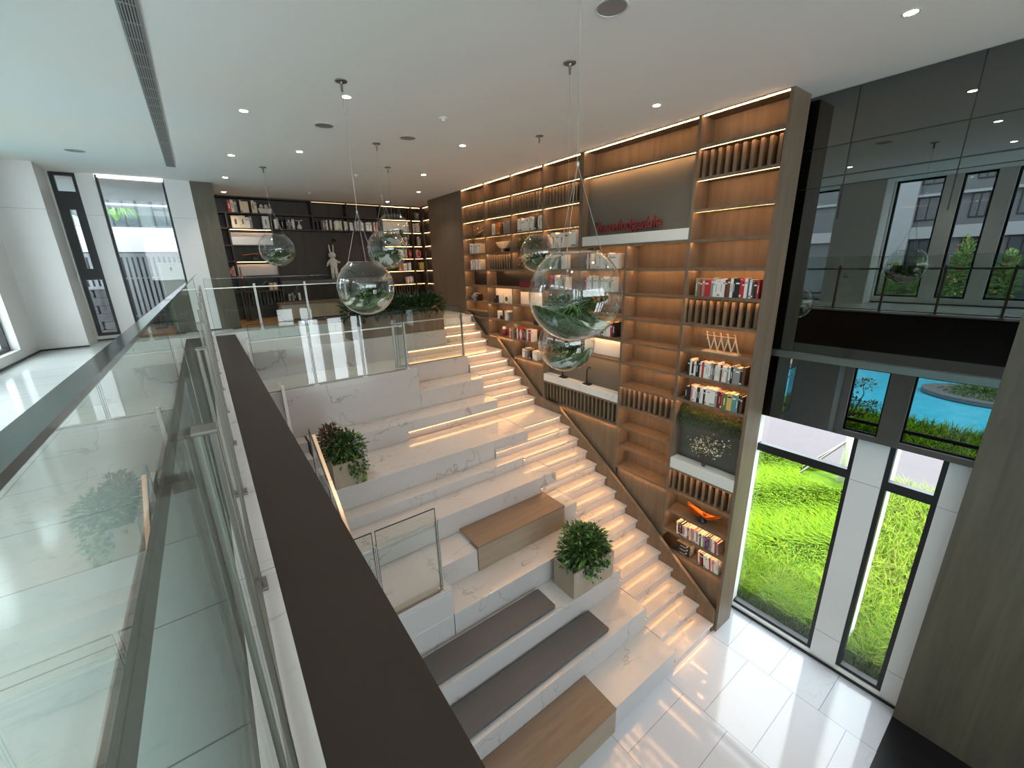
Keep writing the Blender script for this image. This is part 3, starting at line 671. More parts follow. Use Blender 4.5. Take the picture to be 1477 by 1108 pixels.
def books(face, start, base, spec, where, hgt=.24, dep=.17, th=.036, inset=.03, lean=0, gaps=()):
    """face 'x': spines face -x, running towards -y from start. face 'y': spines face -y, running towards +x."""
    pos = start; n = 0; prevlean = 0
    for k, ch in enumerate(spec):
        if ch == ' ': pos += .07 * (-1 if face=='x' else 1); prevlean = 0; continue
        if ch == '_': pos += .25 * (-1 if face=='x' else 1); prevlean = 0; continue
        lean_k = 0
        if ch == '/': continue
        big = ch.isupper(); c = CN[ch.lower()]
        t = th*random.uniform(.7,1.25)*(2.2 if big else 1); h = hgt*random.uniform(.86,1.06); d = dep*random.uniform(.9,1.1)
        lk = lean*random.uniform(.6,1) if lean else (0 if random.random() > .06 else 0)
        me = book_mesh(c, random.choice((0,1,1,2,2,3)))
        o = bpy.data.objects.new('book', me); COL.objects.link(o); ORG[o.name] = Vector()
        eff = t*math.cos(lk) + h*abs(math.sin(lk))*(1 if k==0 else 0)
        if face == 'x':
            o.location = (BF+inset, pos - t/2 - (h*math.sin(lk) if k==0 and lk else 0), base); o.scale = (d,t,h); o.rotation_euler = (-lk,0,0)
            pos -= eff + .002 + (t*(1/math.cos(lk)-math.cos(lk)) if lk else 0)
            if lk: o.location.z += t/2*math.sin(lk)
        else:
            o.location = (pos + t/2, YF+inset, base); o.scale = (d,t,h); o.rotation_euler = (0,0,PI/2)
            pos += eff + .002
        tag(o, f"{c} {'wide ' if big else ''}book, {ORD[n]} from the left {where}", 'book', 'books ' + where); n += 1; NBOOK[0] += 1
    return pos
zt = .0405
# end column G
books('x', 3.50, 5.58+zt, 'gergRrgwwwwwmkwbBrrwlwkbr', 'on the end shelf under the bright empty cell', .26, th=.032)
books('x', 3.50, 4.335+zt, 'bwbwbbwrwwwwgkwwwkwwgwbgGbk', 'on the shelf below the wooden zigzag figure', .26, th=.03)
books('x', 3.50, 3.915+zt, 'bbbpwwbbwwbwWWgmmrEYTtbk', 'on the shelf above the hanging ferns', .26, th=.028)
books('x', 3.42, 1.405+zt, 'wbrbgwwrwapwgwkwguuugwwrg', 'on the leaning row below the copper bowl', .235, lean=.10, th=.03)
books('x', 2.98, 1.045+zt, 'wrbwwwrwpww', 'on the lowest shelf beside the flat black books', .24, lean=.16, th=.03)
for k in range(6):
    me = book_mesh('black', 1 if k%2 else 2); o = bpy.data.objects.new('book', me); COL.objects.link(o)
    o.scale = (.17,.034,.26); o.location = (6.04,3.38+random.uniform(-.01,.01),1.045+zt+.017+k*.035); o.rotation_euler = (PI/2,0,0)
    tag(o, f"flat black book, {ORD[k]} from the bottom of the pile on the lowest shelf", 'book', 'flat black books on the lowest shelf')
# columns A..E
books('x', 9.0, S[3]+zt, 'ww ooo k g', 'on the far shelf with the orange books', .27, th=.05)
books('x', 7.95, S[3]+zt, 'wwcwwwWwcw b wcw', 'on the shelf right of the orange books', .27, th=.05)
books('x', 10.1, S[4]+zt, 'wgwwpccwwc', 'on the shelf under the dark twigs', .26, th=.05)
books('x', 10.1, S[5]+zt, 'wwpwgwwpwc', 'on the shelf two below the dark twigs', .25, th=.05)
books('x', 6.9, S[4]+zt, 'ppWWWCwW', 'on the shelf behind the small high globe', .30, th=.055)
books('x', 5.80, S[5]+zt, 'bwrw cwcwwgwcWw', 'on the shelf under the red letters', .27, th=.045)
books('x', 5.80, S[6]+zt, 'rwwwgWwgwcWwcw', 'on the second shelf under the red letters', .27, th=.045)
books('x', 6.9, S[5]+zt, 'wgwW b ww', 'on the second shelf behind the small high globe', .28, th=.05)
books('x', 6.9, S[6]+zt, 'kr bww g w', 'on the third shelf behind the small high globe', .28, th=.05)
books('x', 5.80, 4.745+zt, 'gwgcgrwcwgbwcWrb', 'on the shelf above the wide white panel', .27, th=.045)
books('x', 6.9, 4.745+zt, 'bkw kgb', 'on the shelf beside the black ornament', .26, th=.045)
books('x', 9.05, S[7]+zt, 'kb', 'on the lit shelf with two picture cards', .2, th=.06)
books('x', 8.55, S[8]+zt, 'wwg', 'on the shelf beside the small white ornament', .24, th=.06)
books('x', 8.36, S[9]+zt, 'wrg', 'beside the red lantern', .24, th=.05)
books('x', 8.10, S[9]+zt, 'bwkrwrmbkgwkrw', 'on the slatted shelf beside the red lantern', .27, th=.045)
books('x', 7.85, S[10]+zt, 'wg b ww', 'on the lowest shelf beside the white lit niche', .24, th=.08)
books('x', 10.15, S[7]+zt, 'bgb', 'on the shelf at the head of the stairs', .2, th=.12)
# dark bookcase
D = .036
books('y', .93, 7.63+D, 'rcg cC cc', 'on the top shelf of the dark bookcase', .30, th=.06)
books('y', .95, 7.235+D, 'CCwg_W', 'on the second shelf of the dark bookcase', .31, th=.075)
books('y', 1.96, 7.235+D, 'wg b bgbw', 'beside the white gourd bottle', .28, th=.05)
books('y', 3.08, 7.235+D, 'b kgkw w cwwcc wcc', 'on the second shelf above the white rabbit', .27, th=.043)
books('y', 4.03, 7.235+D, 'ww wgw ww Wcw crp', 'on the dark shelf near the high lit slats', .27, th=.043)
books('y', 6.26, 7.63+D, 'gg', 'on the highest corner cell', .25, th=.05)
books('y', 6.12, 7.235+D, 'wgcww', 'on the second corner cell', .28, th=.045)
books('y', 6.28, 6.80+D, 'wg', 'on the third corner cell', .28, th=.045)
books('y', 6.15, 6.40+D, 'gprr', 'on the fourth corner cell', .27, th=.045)
books('y', 5.78, 6.80+D, 'wwkb', 'on the warm lit shelf behind the upper globe pair', .27, th=.05)
books('y', 5.55, 6.40+D, 'www c rm', 'on the warm lit shelf left of the corner cells', .27, th=.05)
books('y', 5.5, 6.0+D, 'o w w', 'on the warm lit shelf with the orange book', .24, th=.11)
books('y', 6.27, 6.0+D, 'Y', 'on the corner cell with the yellow book', .26, th=.06)
books('y', 5.75, 5.56+D, 'wpwg', 'on the warm lit shelf above the glowing slats', .24, th=.05)
books('y', .68, 5.98+D, 'rap', 'beside the thin copper lamp', .26, th=.045)
books('y', 2.0, 5.26, 'gbgb w', 'on the low shelf behind the oak counter', .22, th=.05)

# ------------------------------------------------------------------ ornaments
def orn(mb, name, mats, label, cat, **k): return tag(mb.build(name, mats, **k), label, cat)
# zigzag figure
t = thing('wooden_figure', 'pale wooden row of leaning figures on the end column shelf', 'ornament', (6.13,3.1,4.786))
BX(6.06,6.2,2.78,3.32,4.786,4.80).build('base', M['ltwood'], t, bevel=.003)
for k in range(5):
    y = 3.29-k*.105
    m = MB(); m.tube([(6.13,y,5.06),(6.13,y-.02,4.98),(6.13,y-.085,4.80)],.010,6,r2=.013); m.tube([(6.13,y-.0,5.0),(6.13,y-.05,4.92)],.009,6)
    if k: m.tube([(6.13,y-.01,5.0),(6.13,y+.03,4.80)],.009,6)
    m.lathe([(0,-.014),(.011,-.009),(.014,0),(.011,.009),(0,.014)],(6.13,y+.005,5.075),10); m.build('figure', M['ltwood'], t, smooth=True)
MB().tube([(6.13,3.32,5.035),(6.13,2.86,5.03)],.006,6).build('yoke', M['ltwood'], t)
# copper bowl: two pointed lobes
t = thing('copper_bowl', 'copper two lobed open bowl on a dark foot', 'bowl', (6.15,3.0,1.846))
m = MB()
for sgn in (1,-1):
    vs = []; nu, nv = 12, 8
    for i in range(nu+1):
        u = i/nu; y = 3.02 + sgn*u*.30; half = .13*math.sin(PI*min(1,u*.9+.1))**.7*(1-u*.25); z = 1.93 + .12*u*u - .01
        for jx in range(nv+1):
            v = jx/nv*2-1; vs.append((6.15+v*half, y, z + v*v*.07*(1-u*.4) ))
    fs = [(i*(nv+1)+j,i*(nv+1)+j+1,(i+1)*(nv+1)+j+1,(i+1)*(nv+1)+j) for i in range(nu) for j in range(nv)]
    m.add(vs, fs)
o = m.build('bowl', M['bronze'], t, smooth=True); so = o.modifiers.new('thick','SOLIDIFY'); so.thickness = .006
MB().lathe([(0,0),(.075,0),(.07,.02),(.03,.05),(.035,.085),(0,.085)],(6.15,3.03,1.846),20).build('foot', M['blackpl'], t, smooth=True)
# black gooseneck ornaments in the long niche
for k,(y,h,lab) in enumerate(((6.45,.28,'black curved ornament on the white trough under the hanging globe'),(5.72,.36,'black goose necked ornament on the white trough beside the white panel'))):
    t = thing('goose_ornament', lab, 'ornament', (6.1,y,3.70))
    BX(6.04,6.15,y-.09,y+.09,3.7005,3.725).build('base', M['blackpl'], t, bevel=.004)
    MB().tube([(6.1,y+.02,3.725),(6.1,y+.035,3.72+h*.4),(6.1,y+.03,3.72+h*.75),(6.1,y+.0,3.72+h*.95),(6.1,y-.04,3.72+h),(6.1,y-.075,3.72+h*.93)],.016,10,r2=.012).build('neck', M['blackpl'], t, smooth=True)
# letters
cu = bpy.data.curves.new('lettering','FONT'); cu.body = 'Knowledgeable'; cu.size = .27; cu.extrude = .02; cu.space_character = .95
to = bpy.data.objects.new('tmp', cu); COL.objects.link(to); bpy.context.view_layer.update()
me = bpy.data.meshes.new_from_object(to.evaluated_get(bpy.context.evaluated_depsgraph_get())); bpy.data.objects.remove(to)
wd = max(v.co.x for v in me.vertices)
lo = bpy.data.objects.new('letter_sign', me); COL.objects.link(lo); me.materials.append(M['redpaint'])
lo.matrix_world = Matrix.Translation((6.07,5.62,6.672)) @ Matrix(((0,0,-1,0),(-1,0,0,0),(0,1,0,0),(0,0,0,1))) @ Matrix.Diagonal((1.42/wd,.95,1,1))
tag(lo, 'red standing letters spelling Knowledgeable on the white trough', 'sign')
# flowering tree, ferns, twigs, greenery on shelves
t = thing('flower_branch', 'white flowering branches standing in the stone trough', 'plant', (6.1,3.1,2.87))
m = MB(); f = MB()
for k in range(16):
    a = random.uniform(-1,1); b_ = random.uniform(-.5,.5)
    tip = (6.1+b_*.12-.02, 3.1+a*.36, 3.28+random.uniform(-.1,.16)); mid = (6.1, 3.1+a*.12, 3.08)
    m.tube([(6.1,3.1+a*.02,2.871),mid,tip],.005,5,r2=.002)
    for q in range(26):
        p = Vector(mid).lerp(Vector(tip), random.uniform(.3,1.05)) + Vector((random.gauss(0,.035),random.gauss(0,.055),random.gauss(0,.045)))
        f.leaf(p,(random.uniform(-1,1),random.uniform(-1,1),random.uniform(-1,1)),(0,0,1),.036,.028,random.choice((0,0,1)))
m.build('stem', M['bark'], t); f.build('blossom', [M['cream'],M['g4']], t)
t = thing('shelf_fern', 'dark green ferns hanging from the trough behind the white flowers', 'plant', (6.2,3.1,3.62))
m = MB()
for k in range(110):
    y = random.uniform(2.6,3.58); x = 6.22; a = random.uniform(-.1,.1); l = random.uniform(.16,.34)
    cl = lambda v: min(max(v,2.57),3.6); pts = [(x,y,3.62),(x-.05,cl(y+a*.4),3.62+l*.6),(x-.12,cl(y+a*.9),3.62+l*.35),(x-.17,cl(y+a*1.2),3.62-l*.35)]
    m.tube(pts,.003,4,0)
    for q in range(18):
        u = q/18; i = min(2,int(u*3)); p = Vector(pts[i]).lerp(Vector(pts[i+1]),u*3-i)
        p.y = min(max(p.y,2.61),3.56); m.leaf(p,(random.uniform(-.6,.2),random.choice((-1,1)),-.3),(0,0,1),.06*(1-u*.5),.02,random.choice((0,0,1,2)))
m.build('frond', [M['g1'],M['g2'],M['g4']], t)
t = thing('twig_ornament', 'dark berry twigs in a low dish on the far shelf', 'plant', (6.15,9.8,S[3]+.0405))
m = MB(); f = MB()
for k in range(16):
    a = random.uniform(-1,1); tip = (6.15+random.uniform(-.06,.06), 9.8+a*.36, S[3]+.08+random.uniform(.06,.25)); m.tube([(6.15,9.8+a*.1,S[3]+.05),tip],.006,5,r2=.003)
    f.lathe([(0,-.014),(.012,-.006),(.012,.006),(0,.014)],tip,6)
m.build('twig', M['bark'], t); f.build('berry', M['cream'], t); MB().lathe([(0,0),(.1,0),(.13,.03),(.12,.03),(0,.012)],(6.15,9.8,S[3]+.0405),18).build('dish', M['blackpl'], t)
t = thing('fan_bowl', 'pale slatted boat shaped bowl on a dark foot', 'bowl', (6.15,8.6,S[4]+.0405))
m = MB(); vs = []
for k in range(13):
    y = 8.6-.27+k*.045; dz = .16*(1-((y-8.6)/.3)**2)
    m.box(6.06,6.24,y-.017,y+.017,S[4]+.27-dz,S[4]+.275)
m.build('slat_bowl', M['ltwood'], t, bevel=.004); MB().lathe([(0,0),(.12,0),(.06,.06),(.06,.08),(0,.08)],(6.15,8.6,S[4]+.0405),16).build('foot', M['blackpl'], t)
t = thing('flower_arrangement', 'cream flowers and greenery in the shelf behind the small globe', 'plant', (6.12,7.6,S[5]+.0405))
m = MB(); foliage(m,(6.13,7.6,6.6),(.1,.42,.13),380,.09,.03,(0,1,2),clip=(6.03,6.24,7.15,8.03)); foliage(m,(6.08,7.7,6.2),(.1,.32,.15),520,.03,.025,(3,3,2,1),clip=(6.01,6.24,7.12,8.05))
m.build('foliage', [M['g1'],M['g2'],M['g4'],M['cream']], t); MB().lathe([(0,0),(.09,0),(.12,.14),(.1,.14),(0,.1)],(6.13,7.62,S[5]+.0405),16).build('vase', M['blackpl'], t)
# picture cards / ornaments low rows
for k,(y,c) in enumerate(((8.80,'white_panel'),(8.55,'green_card'),(8.33,'white_card'))):
    m = BX(6.10,6.115,y-.09,y+.09,S[7]+.041,S[7]+.25)
    o = m.build('picture_card', [M['white'] if k!=1 else M['cream']], bevel=.002); tag(o, ['plain pale picture card leaning at the back of the lit shelf','picture card with a green round motif on the lit shelf','small pale picture card at the end of the lit shelf'][k], 'card')
    if k == 1:
        g = MB().lathe([(0,0),(.06,0),(.06,.002),(0,.002)],(0,0,0),20); q = g.build('motif', M['g2'], org=(0,0,0)); q.parent = o; q.location = (-.009,0,.11); q.rotation_euler = (0,-PI/2,0)
t = thing('red_lantern', 'small red lantern on the shelf above the stair panel', 'ornament', (6.12,8.72,S[9]+.0405))
MB().lathe([(0,0),(.07,0),(.085,.03),(.085,.14),(.06,.17),(0,.17)],(6.12,8.72,S[9]+.0405),16).build('body', M['redpaint'], t, smooth=True); MB().lathe([(.045,.17),(.045,.23),(0,.23)],(6.12,8.72,S[9]+.0405),12).build('cap', M['white'], t)
t = thing('white_ornament', 'small white and black abstract ornament on the shelf above the red lantern', 'ornament', (6.12,8.85,S[8]+.0405))
BX(6.08,6.16,8.82,8.95,S[8]+.0405,S[8]+.25).build('block', M['white'], t, bevel=.01); MB().lathe([(0,0),(.035,.01),(.04,.05),(.02,.1),(0,.1)],(6.07,8.76,S[8]+.0405),12).build('peg', M['blackpl'], t)
t = thing('black_ornament', 'squat black ornament on the shelf behind the big globe', 'ornament', (6.12,7.35,S[8]+.0405))
MB().lathe([(0,0),(.1,0),(.12,.06),(.06,.12),(.03,.2),(0,.2)],(6.12,7.35,S[8]+.0405),16).build('body', M['blackpl'], t, smooth=True); MB().lathe([(0,.2),(.02,.2),(.025,.23),(0,.25)],(6.12,7.35,S[8]+.0405),12).build('stopper', M['steeld'], t)
t = thing('dark_box', 'flat dark red box in the long black shelf', 'box', (6.15,7.6,S[6]+.0405))
BX(6.06,6.26,7.2,7.95,S[6]+.0405,S[6]+.19).build('body', M['b_maroon'], t, bevel=.004); BX(6.055,6.265,7.195,7.955,S[6]+.19,S[6]+.21).build('lid', M['b_black'], t, bevel=.003)
BX(6.30,6.32,7.06,10.37,S[6]+.041,S[5]-.001).build('dark_backing', M['black'], bc)
# rabbit, gourd, toy, telescope, lamp, counter
t = thing('rabbit_figure', 'plain white rabbit doll standing on the grey counter shelf', 'ornament', (3.40,13.95,5.83))
m = MB(); c = (3.40,13.96,0)
m.lathe([(0,6.13),(.05,6.14),(.09,6.18),(.115,6.27),(.105,6.38),(.07,6.45),(.05,6.47),(.0,6.48)],c,18)
m.build('torso', M['plush'], t, smooth=True)
MB().lathe([(0,6.45),(.06,6.46),(.105,6.51),(.11,6.55),(.09,6.60),(.05,6.63),(0,6.64)],c,18).build('head', M['plush'], t, smooth=True)
for sg in (-1,1):
    MB().tube([(3.40+sg*.045,13.96,6.62),(3.40+sg*.055,13.96,6.75),(3.40+sg*.06,13.96,6.85)],.022,10,r2=.016).build('ear', M['plush'], t, smooth=True)
    MB().tube([(3.40+sg*.05,13.95,6.2),(3.40+sg*.055,13.95,6.0),(3.40+sg*.06,13.94,5.845)],.05,12,r2=.042).build('leg', M['plush'], t, smooth=True)
    MB().tube([(3.40+sg*.08,13.95,6.40),(3.40+sg*.15,13.93,6.33),(3.40+sg*.2,13.9,6.34 if sg>0 else 6.22)],.032,10,r2=.026).build('arm', M['plush'], t, smooth=True)
t = thing('gourd_bottle', 'white gourd bottle with a forked top on the dark bookcase', 'ornament', (2.62,14.02,7.271))
MB().lathe([(0,0),(.06,0),(.075,.05),(.05,.11),(.02,.15),(.018,.24),(0,.24)],(2.62,14.02,7.271),16).build('body', M['plush'], t, smooth=True); MB().tube([(2.53,14.02,7.52),(2.62,14.02,7.505),(2.72,14.02,7.53)],.012,8).build('fork', M['plush'], t)
t = thing('toy_boat', 'white toy boat with two round riders on the top shelf', 'toy', (1.78,14.02,7.666))
m = MB(); m.add([(1.62,13.95,7.8),(1.96,13.95,7.8),(1.96,14.1,7.8),(1.62,14.1,7.8),(1.66,13.97,7.666),(1.95,13.97,7.666),(1.95,14.08,7.666),(1.66,14.08,7.666)],[(3,2,1,0),(4,5,6,7),(0,1,5,4),(1,2,6,5),(2,3,7,6),(3,0,4,7)]); m.build('hull', M['plush'], t, bevel=.01)
for x in (1.72,1.84): MB().lathe([(0,.0),(.045,.02),(.05,.06),(.03,.1),(0,.11)],(x,14.02,7.8),12).build('rider', M['plush'], t, smooth=True)
t = thing('model_plane', 'gilt model plane on a dark foot above the lit panel', 'ornament', (1.35,14.0,6.421))
MB().tube([(1.05,14.0,6.56),(1.35,14.0,6.60),(1.66,14.0,6.6)],.018,8).build('fuselage', M['bronze'], t); BX(1.28,1.44,13.92,14.2,6.59,6.605).build('wing', M['bronze'], t); BX(1.28,1.42,13.96,14.06,6.421,6.5).build('foot', M['blackpl'], t, bevel=.01); MB().tube([(1.35,14.01,6.5),(1.35,14.0,6.59)],.01,6).build('stalk', M['blackpl'], t)
t = thing('copper_lamp', 'thin copper floor lamp beside the brown pier', 'lamp', (.93,13.6,UP))
MB().tube([(.93,13.6,UP+.02),(.90,13.6,6.25)],.012,8).build('pole', M['bronze'], t); MB().lathe([(0,0),(.13,0),(.13,.02),(0,.02)],(.93,13.6,UP),20).build('base', M['bronze'], t); BX(.80,1.02,13.58,13.62,6.0,6.015).build('arm', M['bronze'], t)
t = thing('wall_spot', 'small black wall lamp above the rabbit', 'lamp', (3.5,13.95,6.95))
MB().lathe([(0,-.06),(.05,-.04),(.06,0),(.05,.04),(0,.06)],(3.53,14.05,6.98),14).build('shade', M['blackpl'], t, smooth=True); BX(3.51,3.55,14.1,14.24,6.96,7.0).build('bracket', M['blackpl'], t)
t = thing('gift_box', 'small pale square box on the dark bookcase beside the counter shelf', 'box', (1.68,14.0,5.61)); 
BX(1.56,1.76,13.95,14.1,5.596,5.80).build('body', M['ltwood'], t, bevel=.005); BX(1.64,1.67,13.945,14.105,5.596,5.805).build('ribbon', M['bronze'], t)
t = thing('oak_counter', 'long low oak counter bench in front of the dark bookcase', 'counter', (2.7,12.5,UP))
BX(1.55,4.2,12.3,12.9,UP+.08,UP+.45).build('body', M['planterwood'], t, bevel=.006); BX(1.53,4.22,12.28,12.92,UP+.45,UP+.49).build('top', M['woodx'], t, bevel=.004); BX(1.62,4.15,12.36,12.85,UP,UP+.08).build('plinth', M['black'], t)
t = thing('exit_sign', 'small green and white running figure sign on the white pier, seen mirrored', 'sign', (-1.97,4.2,5.59))
BX(-1.979,-1.965,4.11,4.285,5.515,5.67).build('plate', M['white'], t)
m = MB(); q = -1.9635
m.box(-1.965,q,4.13,4.265,5.53,5.56); m.bar((q,4.19,5.56),(q,4.2,5.61),.002,.016); m.bar((q,4.2,5.61),(q,4.235,5.62),.002,.01); m.bar((q,4.2,5.61),(q,4.165,5.6),.002,.01); m.lathe([(0,-.001),(.012,-.001),(.012,.001),(0,.001)],(0,0,0),4) if False else None
m.box(-1.965,q,4.19,4.212,5.625,5.647); m.build('running_figure', mat('sign_green',(30,140,80),.5), t)
# ------------------------------------------------------------------ hanging globes
RG = .332
def globe(cx, cy, cz, label, seed, canopy=True):
    rnd = random.Random(seed)
    t = thing('hanging_terrarium', label, 'terrarium', (cx,cy,cz), 'glass globe terrariums hanging over the stairs')
    a0 = math.radians(33); prof = []
    n = 40
    for k in range(n+1):
        a = a0 + (PI-a0)*k/n; prof.append((max(.0005,RG*math.sin(a)), RG*math.cos(a)))
    prof2 = [(RG*math.sin(a0)-.004, RG*math.cos(a0)+.012)] + prof
    MB().lathe(prof2,(cx,cy,cz),64).build('globe', M['globe'], t, smooth=True)
    zr = RG*math.cos(a0); rr = RG*math.sin(a0)
    m = MB(); k = 48
    m.tube([(cx+(rr-.004)*math.cos(2*PI*i/k),cy+(rr-.004)*math.sin(2*PI*i/k),cz+zr+.012) for i in range(k+1)],.005,6)
    m.build('rim', M['globe'], t, smooth=True)
    # filling: pale sand with a mossy slope
    vs = []; nr, na = 9, 40; rf = RG-.012; zf = -.15
    for i in range(nr+1):
        for j in range(na):
            q = 2*PI*j/na; rm = math.sqrt(rf*rf-zf*zf)*i/nr
            h = zf + (1-i/nr*.6)*(.035*math.sin(2.2*q+seed)+.03*math.cos(q*3+i)) + .085*math.cos(q+seed*1.7+2.2)*(i/nr)
            h = min(h, -.03); rmax = math.sqrt(max(1e-4, rf*rf-h*h)); rad = rmax*i/nr
            vs.append((cx+rad*math.cos(q), cy+rad*math.sin(q), cz+h))
    fs = [(i*na+j,i*na+(j+1)%na,(i+1)*na+(j+1)%na,(i+1)*na+j) for i in range(nr) for j in range(na)]
    m = MB(); m.add(vs, fs)
    base = len(vs)
    vs2 = []; nb = 8
    ring = vs[nr*na:]
    for i in range(nb+1):
        for j in range(na):
            x,y,z = ring[j]; a1 = math.acos(max(-1,min(1,(z-cz)/rf))); a = a1 + (PI-a1)*i/nb; q = 2*PI*j/na
            vs2.append((cx+rf*math.sin(a)*math.cos(q), cy+rf*math.sin(a)*math.sin(q), cz+rf*math.cos(a)))
    m.add(vs2, [(i*na+j,(i+1)*na+j,(i+1)*na+(j+1)%na,i*na+(j+1)%na) for i in range(nb) for j in range(na)])
    o = m.build('filling', M['terrain'], t, smooth=True)
    # air plant
    m = MB()
    for (px,py,s,nn) in ((cx-.07,cy-.07,1.0,46),(cx+.13,cy+.05,.8,34),(cx+.02,cy+.13,.6,18)):
        z0 = cz-.12
        for k in range(nn):
            a = rnd.uniform(0,2*PI); l = rnd.uniform(.14,.30)*s; up = rnd.uniform(.25,1.1); d = Vector((math.cos(a),math.sin(a),0))
            pts = [];
            for i in range(7):
                u = i/6; p = Vector((px,py,z0)) + d*l*u + Vector((0,0,l*(up*u-(.55+up*.35)*u*u)))
                w_ = p-Vector((cx,cy,cz))
                if w_.length > RG-.02: p = Vector((cx,cy,cz))+w_.normalized()*(RG-.02)
                pts.append(p)
            m.blade(pts,.013*s+.003,rnd.choice((0,1,1,2)))
    m.build('air_plant', [M['g1'],M['g2'],M['g3']], t)
    m = MB(); fo = MB()
    for k in range(190):
        a = rnd.uniform(-.9,2.4); r_ = rnd.uniform(.05,.22); p = (cx+r_*math.cos(a),cy+r_*math.sin(a),cz-.11+rnd.uniform(-.02,.09))
        fo.leaf(p,(rnd.uniform(-1,1),rnd.uniform(-1,1),.5),(0,0,1),.06,.03,rnd.choice((0,0,1)))
    fo.build('moss_leaves', [M['g1'],M['g2']], t)
    m = MB(); zn = cz+.84
    for k in range(3):
        a = 2*PI*k/3+.5+seed; m.tube([(cx+rr*math.cos(a),cy+rr*math.sin(a),cz+zr+.01),(cx,cy,zn)],.0022,5)
    m.tube([(cx,cy,zn),(cx,cy,CEIL-.1)],.0022,5); m.lathe([(0,-.02),(.012,-.012),(.012,.012),(0,.02)],(cx,cy,zn),8)
    m.build('wire', M['wire'], t)
    c = MB(); c.lathe([(0,-.10),(.012,-.10),(.013,-.03),(.018,-.012),(.06,-.01),(.064,-.002),(0,-.002)],(cx,cy,CEIL),20)
    c.build('canopy', M['steeld'], t, smooth=False)
    return t
globe(2.136,2.148,5.938,'largest looking clear glass globe hanging nearest the viewer',1)
globe(1.591,5.146,5.935,'glass globe hanging in front of the long leafy planter',2)
globe(3.364,3.515,5.23,'low glass globe hanging directly under the biggest one',3)
globe(2.682,7.246,6.447,'glass globe hanging below another, right of the white rabbit',4)
globe(3.42,8.76,6.891,'farthest high glass globe against the lit back cells',5)
globe(1.368,9.919,6.555,'glass globe in front of the lit white panels of the dark bookcase',6)
globe(4.685,5.56,6.322,'small looking glass globe in front of the cream shelf flowers',7)

# ------------------------------------------------------------------ ceiling fixtures
def spot_fix(x, y, label, energy=ELAMP, lamp=True):
    t = thing('ceiling_downlight', label, 'ceiling light', (x,y,CEIL), 'recessed ceiling downlights')
    MB().lathe([(.045,-.001),(.048,-.004),(.062,-.004),(.064,-.001)],(x,y,CEIL),20).build('trim_ring', M['white'], t)
    MB().lathe([(0,-.002),(.045,-.002)],(x,y,CEIL),20).build('bulb', M['bulb'], t)
    if lamp:
        l = bpy.data.lights.new('downlight_lamp','SPOT'); l.energy = energy; l.spot_size = math.radians(115); l.spot_blend = .9; l.shadow_soft_size = .05; l.color = (1,.93,.84)
        o = bpy.data.objects.new('downlight_lamp', l); COL.objects.link(o); o.parent = t; o.location = (0,0,-.03)
LBL = [(.82,6.68,'ceiling downlight beside the end of the long vent, over the brown ledge'),(1.76,5.56,'ceiling downlight next to the mount of the leafy globe'),(.82,9.2,'ceiling downlight over the far part of the brown ledge, near the vent end'),
 (1.75,8.38,'ceiling downlight between the vent and the two stacked globes'),(.82,11.33,'ceiling downlight just before the brown pier'),(.87,13.36,'ceiling downlight over the thin copper lamp'),(4.34,9.07,'ceiling downlight over the top of the stairs, middle of three'),
 (5.15,11.15,'ceiling downlight beside the oak pier, second from the dark bookcase'),(5.04,13.19,'ceiling downlight close to the corner cells of the dark bookcase'),(3.93,6.65,'ceiling downlight over the middle of the stairs near a smoke detector'),
 (5.14,3.76,'ceiling downlight close to the end column of the tall bookcase'),(5.13,1.33,'ceiling downlight nearest the mirrored cladding'),(2.96,1.32,'ceiling downlight seen only mirrored in the dark cladding, middle one'),
 (.86,1.32,'ceiling downlight seen mirrored, over the near end of the ledge'),(.94,3.72,'ceiling downlight seen mirrored beside the dark column'),(-1.85,2.39,'ceiling downlight seen mirrored above a window pier')]
for x,y,l in LBL: spot_fix(x,y,l)
def speaker(x,y,label):
    t = thing('ceiling_speaker', label, 'speaker', (x,y,CEIL), 'round ceiling speakers')
    MB().lathe([(.115,-.001),(.118,-.008),(.13,-.008),(.132,-.001)],(x,y,CEIL),28).build('ring', M['white'], t); MB().lathe([(0,-.004),(.115,-.004)],(x,y,CEIL),28).build('grille', M['silver'], t)
speaker(1.78,6.75,'round ceiling speaker between two downlights near the long vent'); speaker(2.99,6.71,'round ceiling speaker near the smoke detector'); speaker(2.99,2.66,'big looking round ceiling speaker above the biggest globe'); speaker(-1.24,10.04,'round ceiling speaker in front of the far windows')
def smoke(x,y,label):
    t = thing('smoke_detector', label, 'smoke detector', (x,y,CEIL), 'white smoke detectors')
    MB().lathe([(.055,0),(.058,-.012),(.05,-.02),(0,-.02)],(x,y,CEIL),20).build('base', M['white'], t, smooth=True); MB().lathe([(.032,-.02),(.03,-.045),(0,-.05)],(x,y,CEIL),16).build('sensor', M['white'], t, smooth=True)
smoke(3.03,5.6,'white smoke detector on the open ceiling over the stairs'); smoke(3.09,9.76,'white smoke detector above the wires of the leafy globe'); smoke(2.7,12.5,'white smoke detector close to the dark bookcase')
t = thing('ceiling_vent', 'long slotted metal air vent in the ceiling above the gallery', 'vent', (-.06,6,CEIL))
m = MB(); m.box(-.128,-.112,-2,10.64,CEIL-.012,CEIL); m.box(-.002,.012,-2,10.64,CEIL-.012,CEIL); m.box(-.112,-.002,10.625,10.64,CEIL-.012,CEIL); m.build('frame', M['silver'], t)
BX(-.112,-.002,-2,10.625,CEIL-.003,CEIL-.001).build('backing', M['black'], t)
m = MB()
for k in range(6): x = -.106+k*.0185; m.box(x,x+.009,-2,10.62,CEIL-.012,CEIL-.004)
y = -2
while y < 10.6: m.box(-.112,-.002,y,y+.012,CEIL-.0125,CEIL-.0035); y += .3
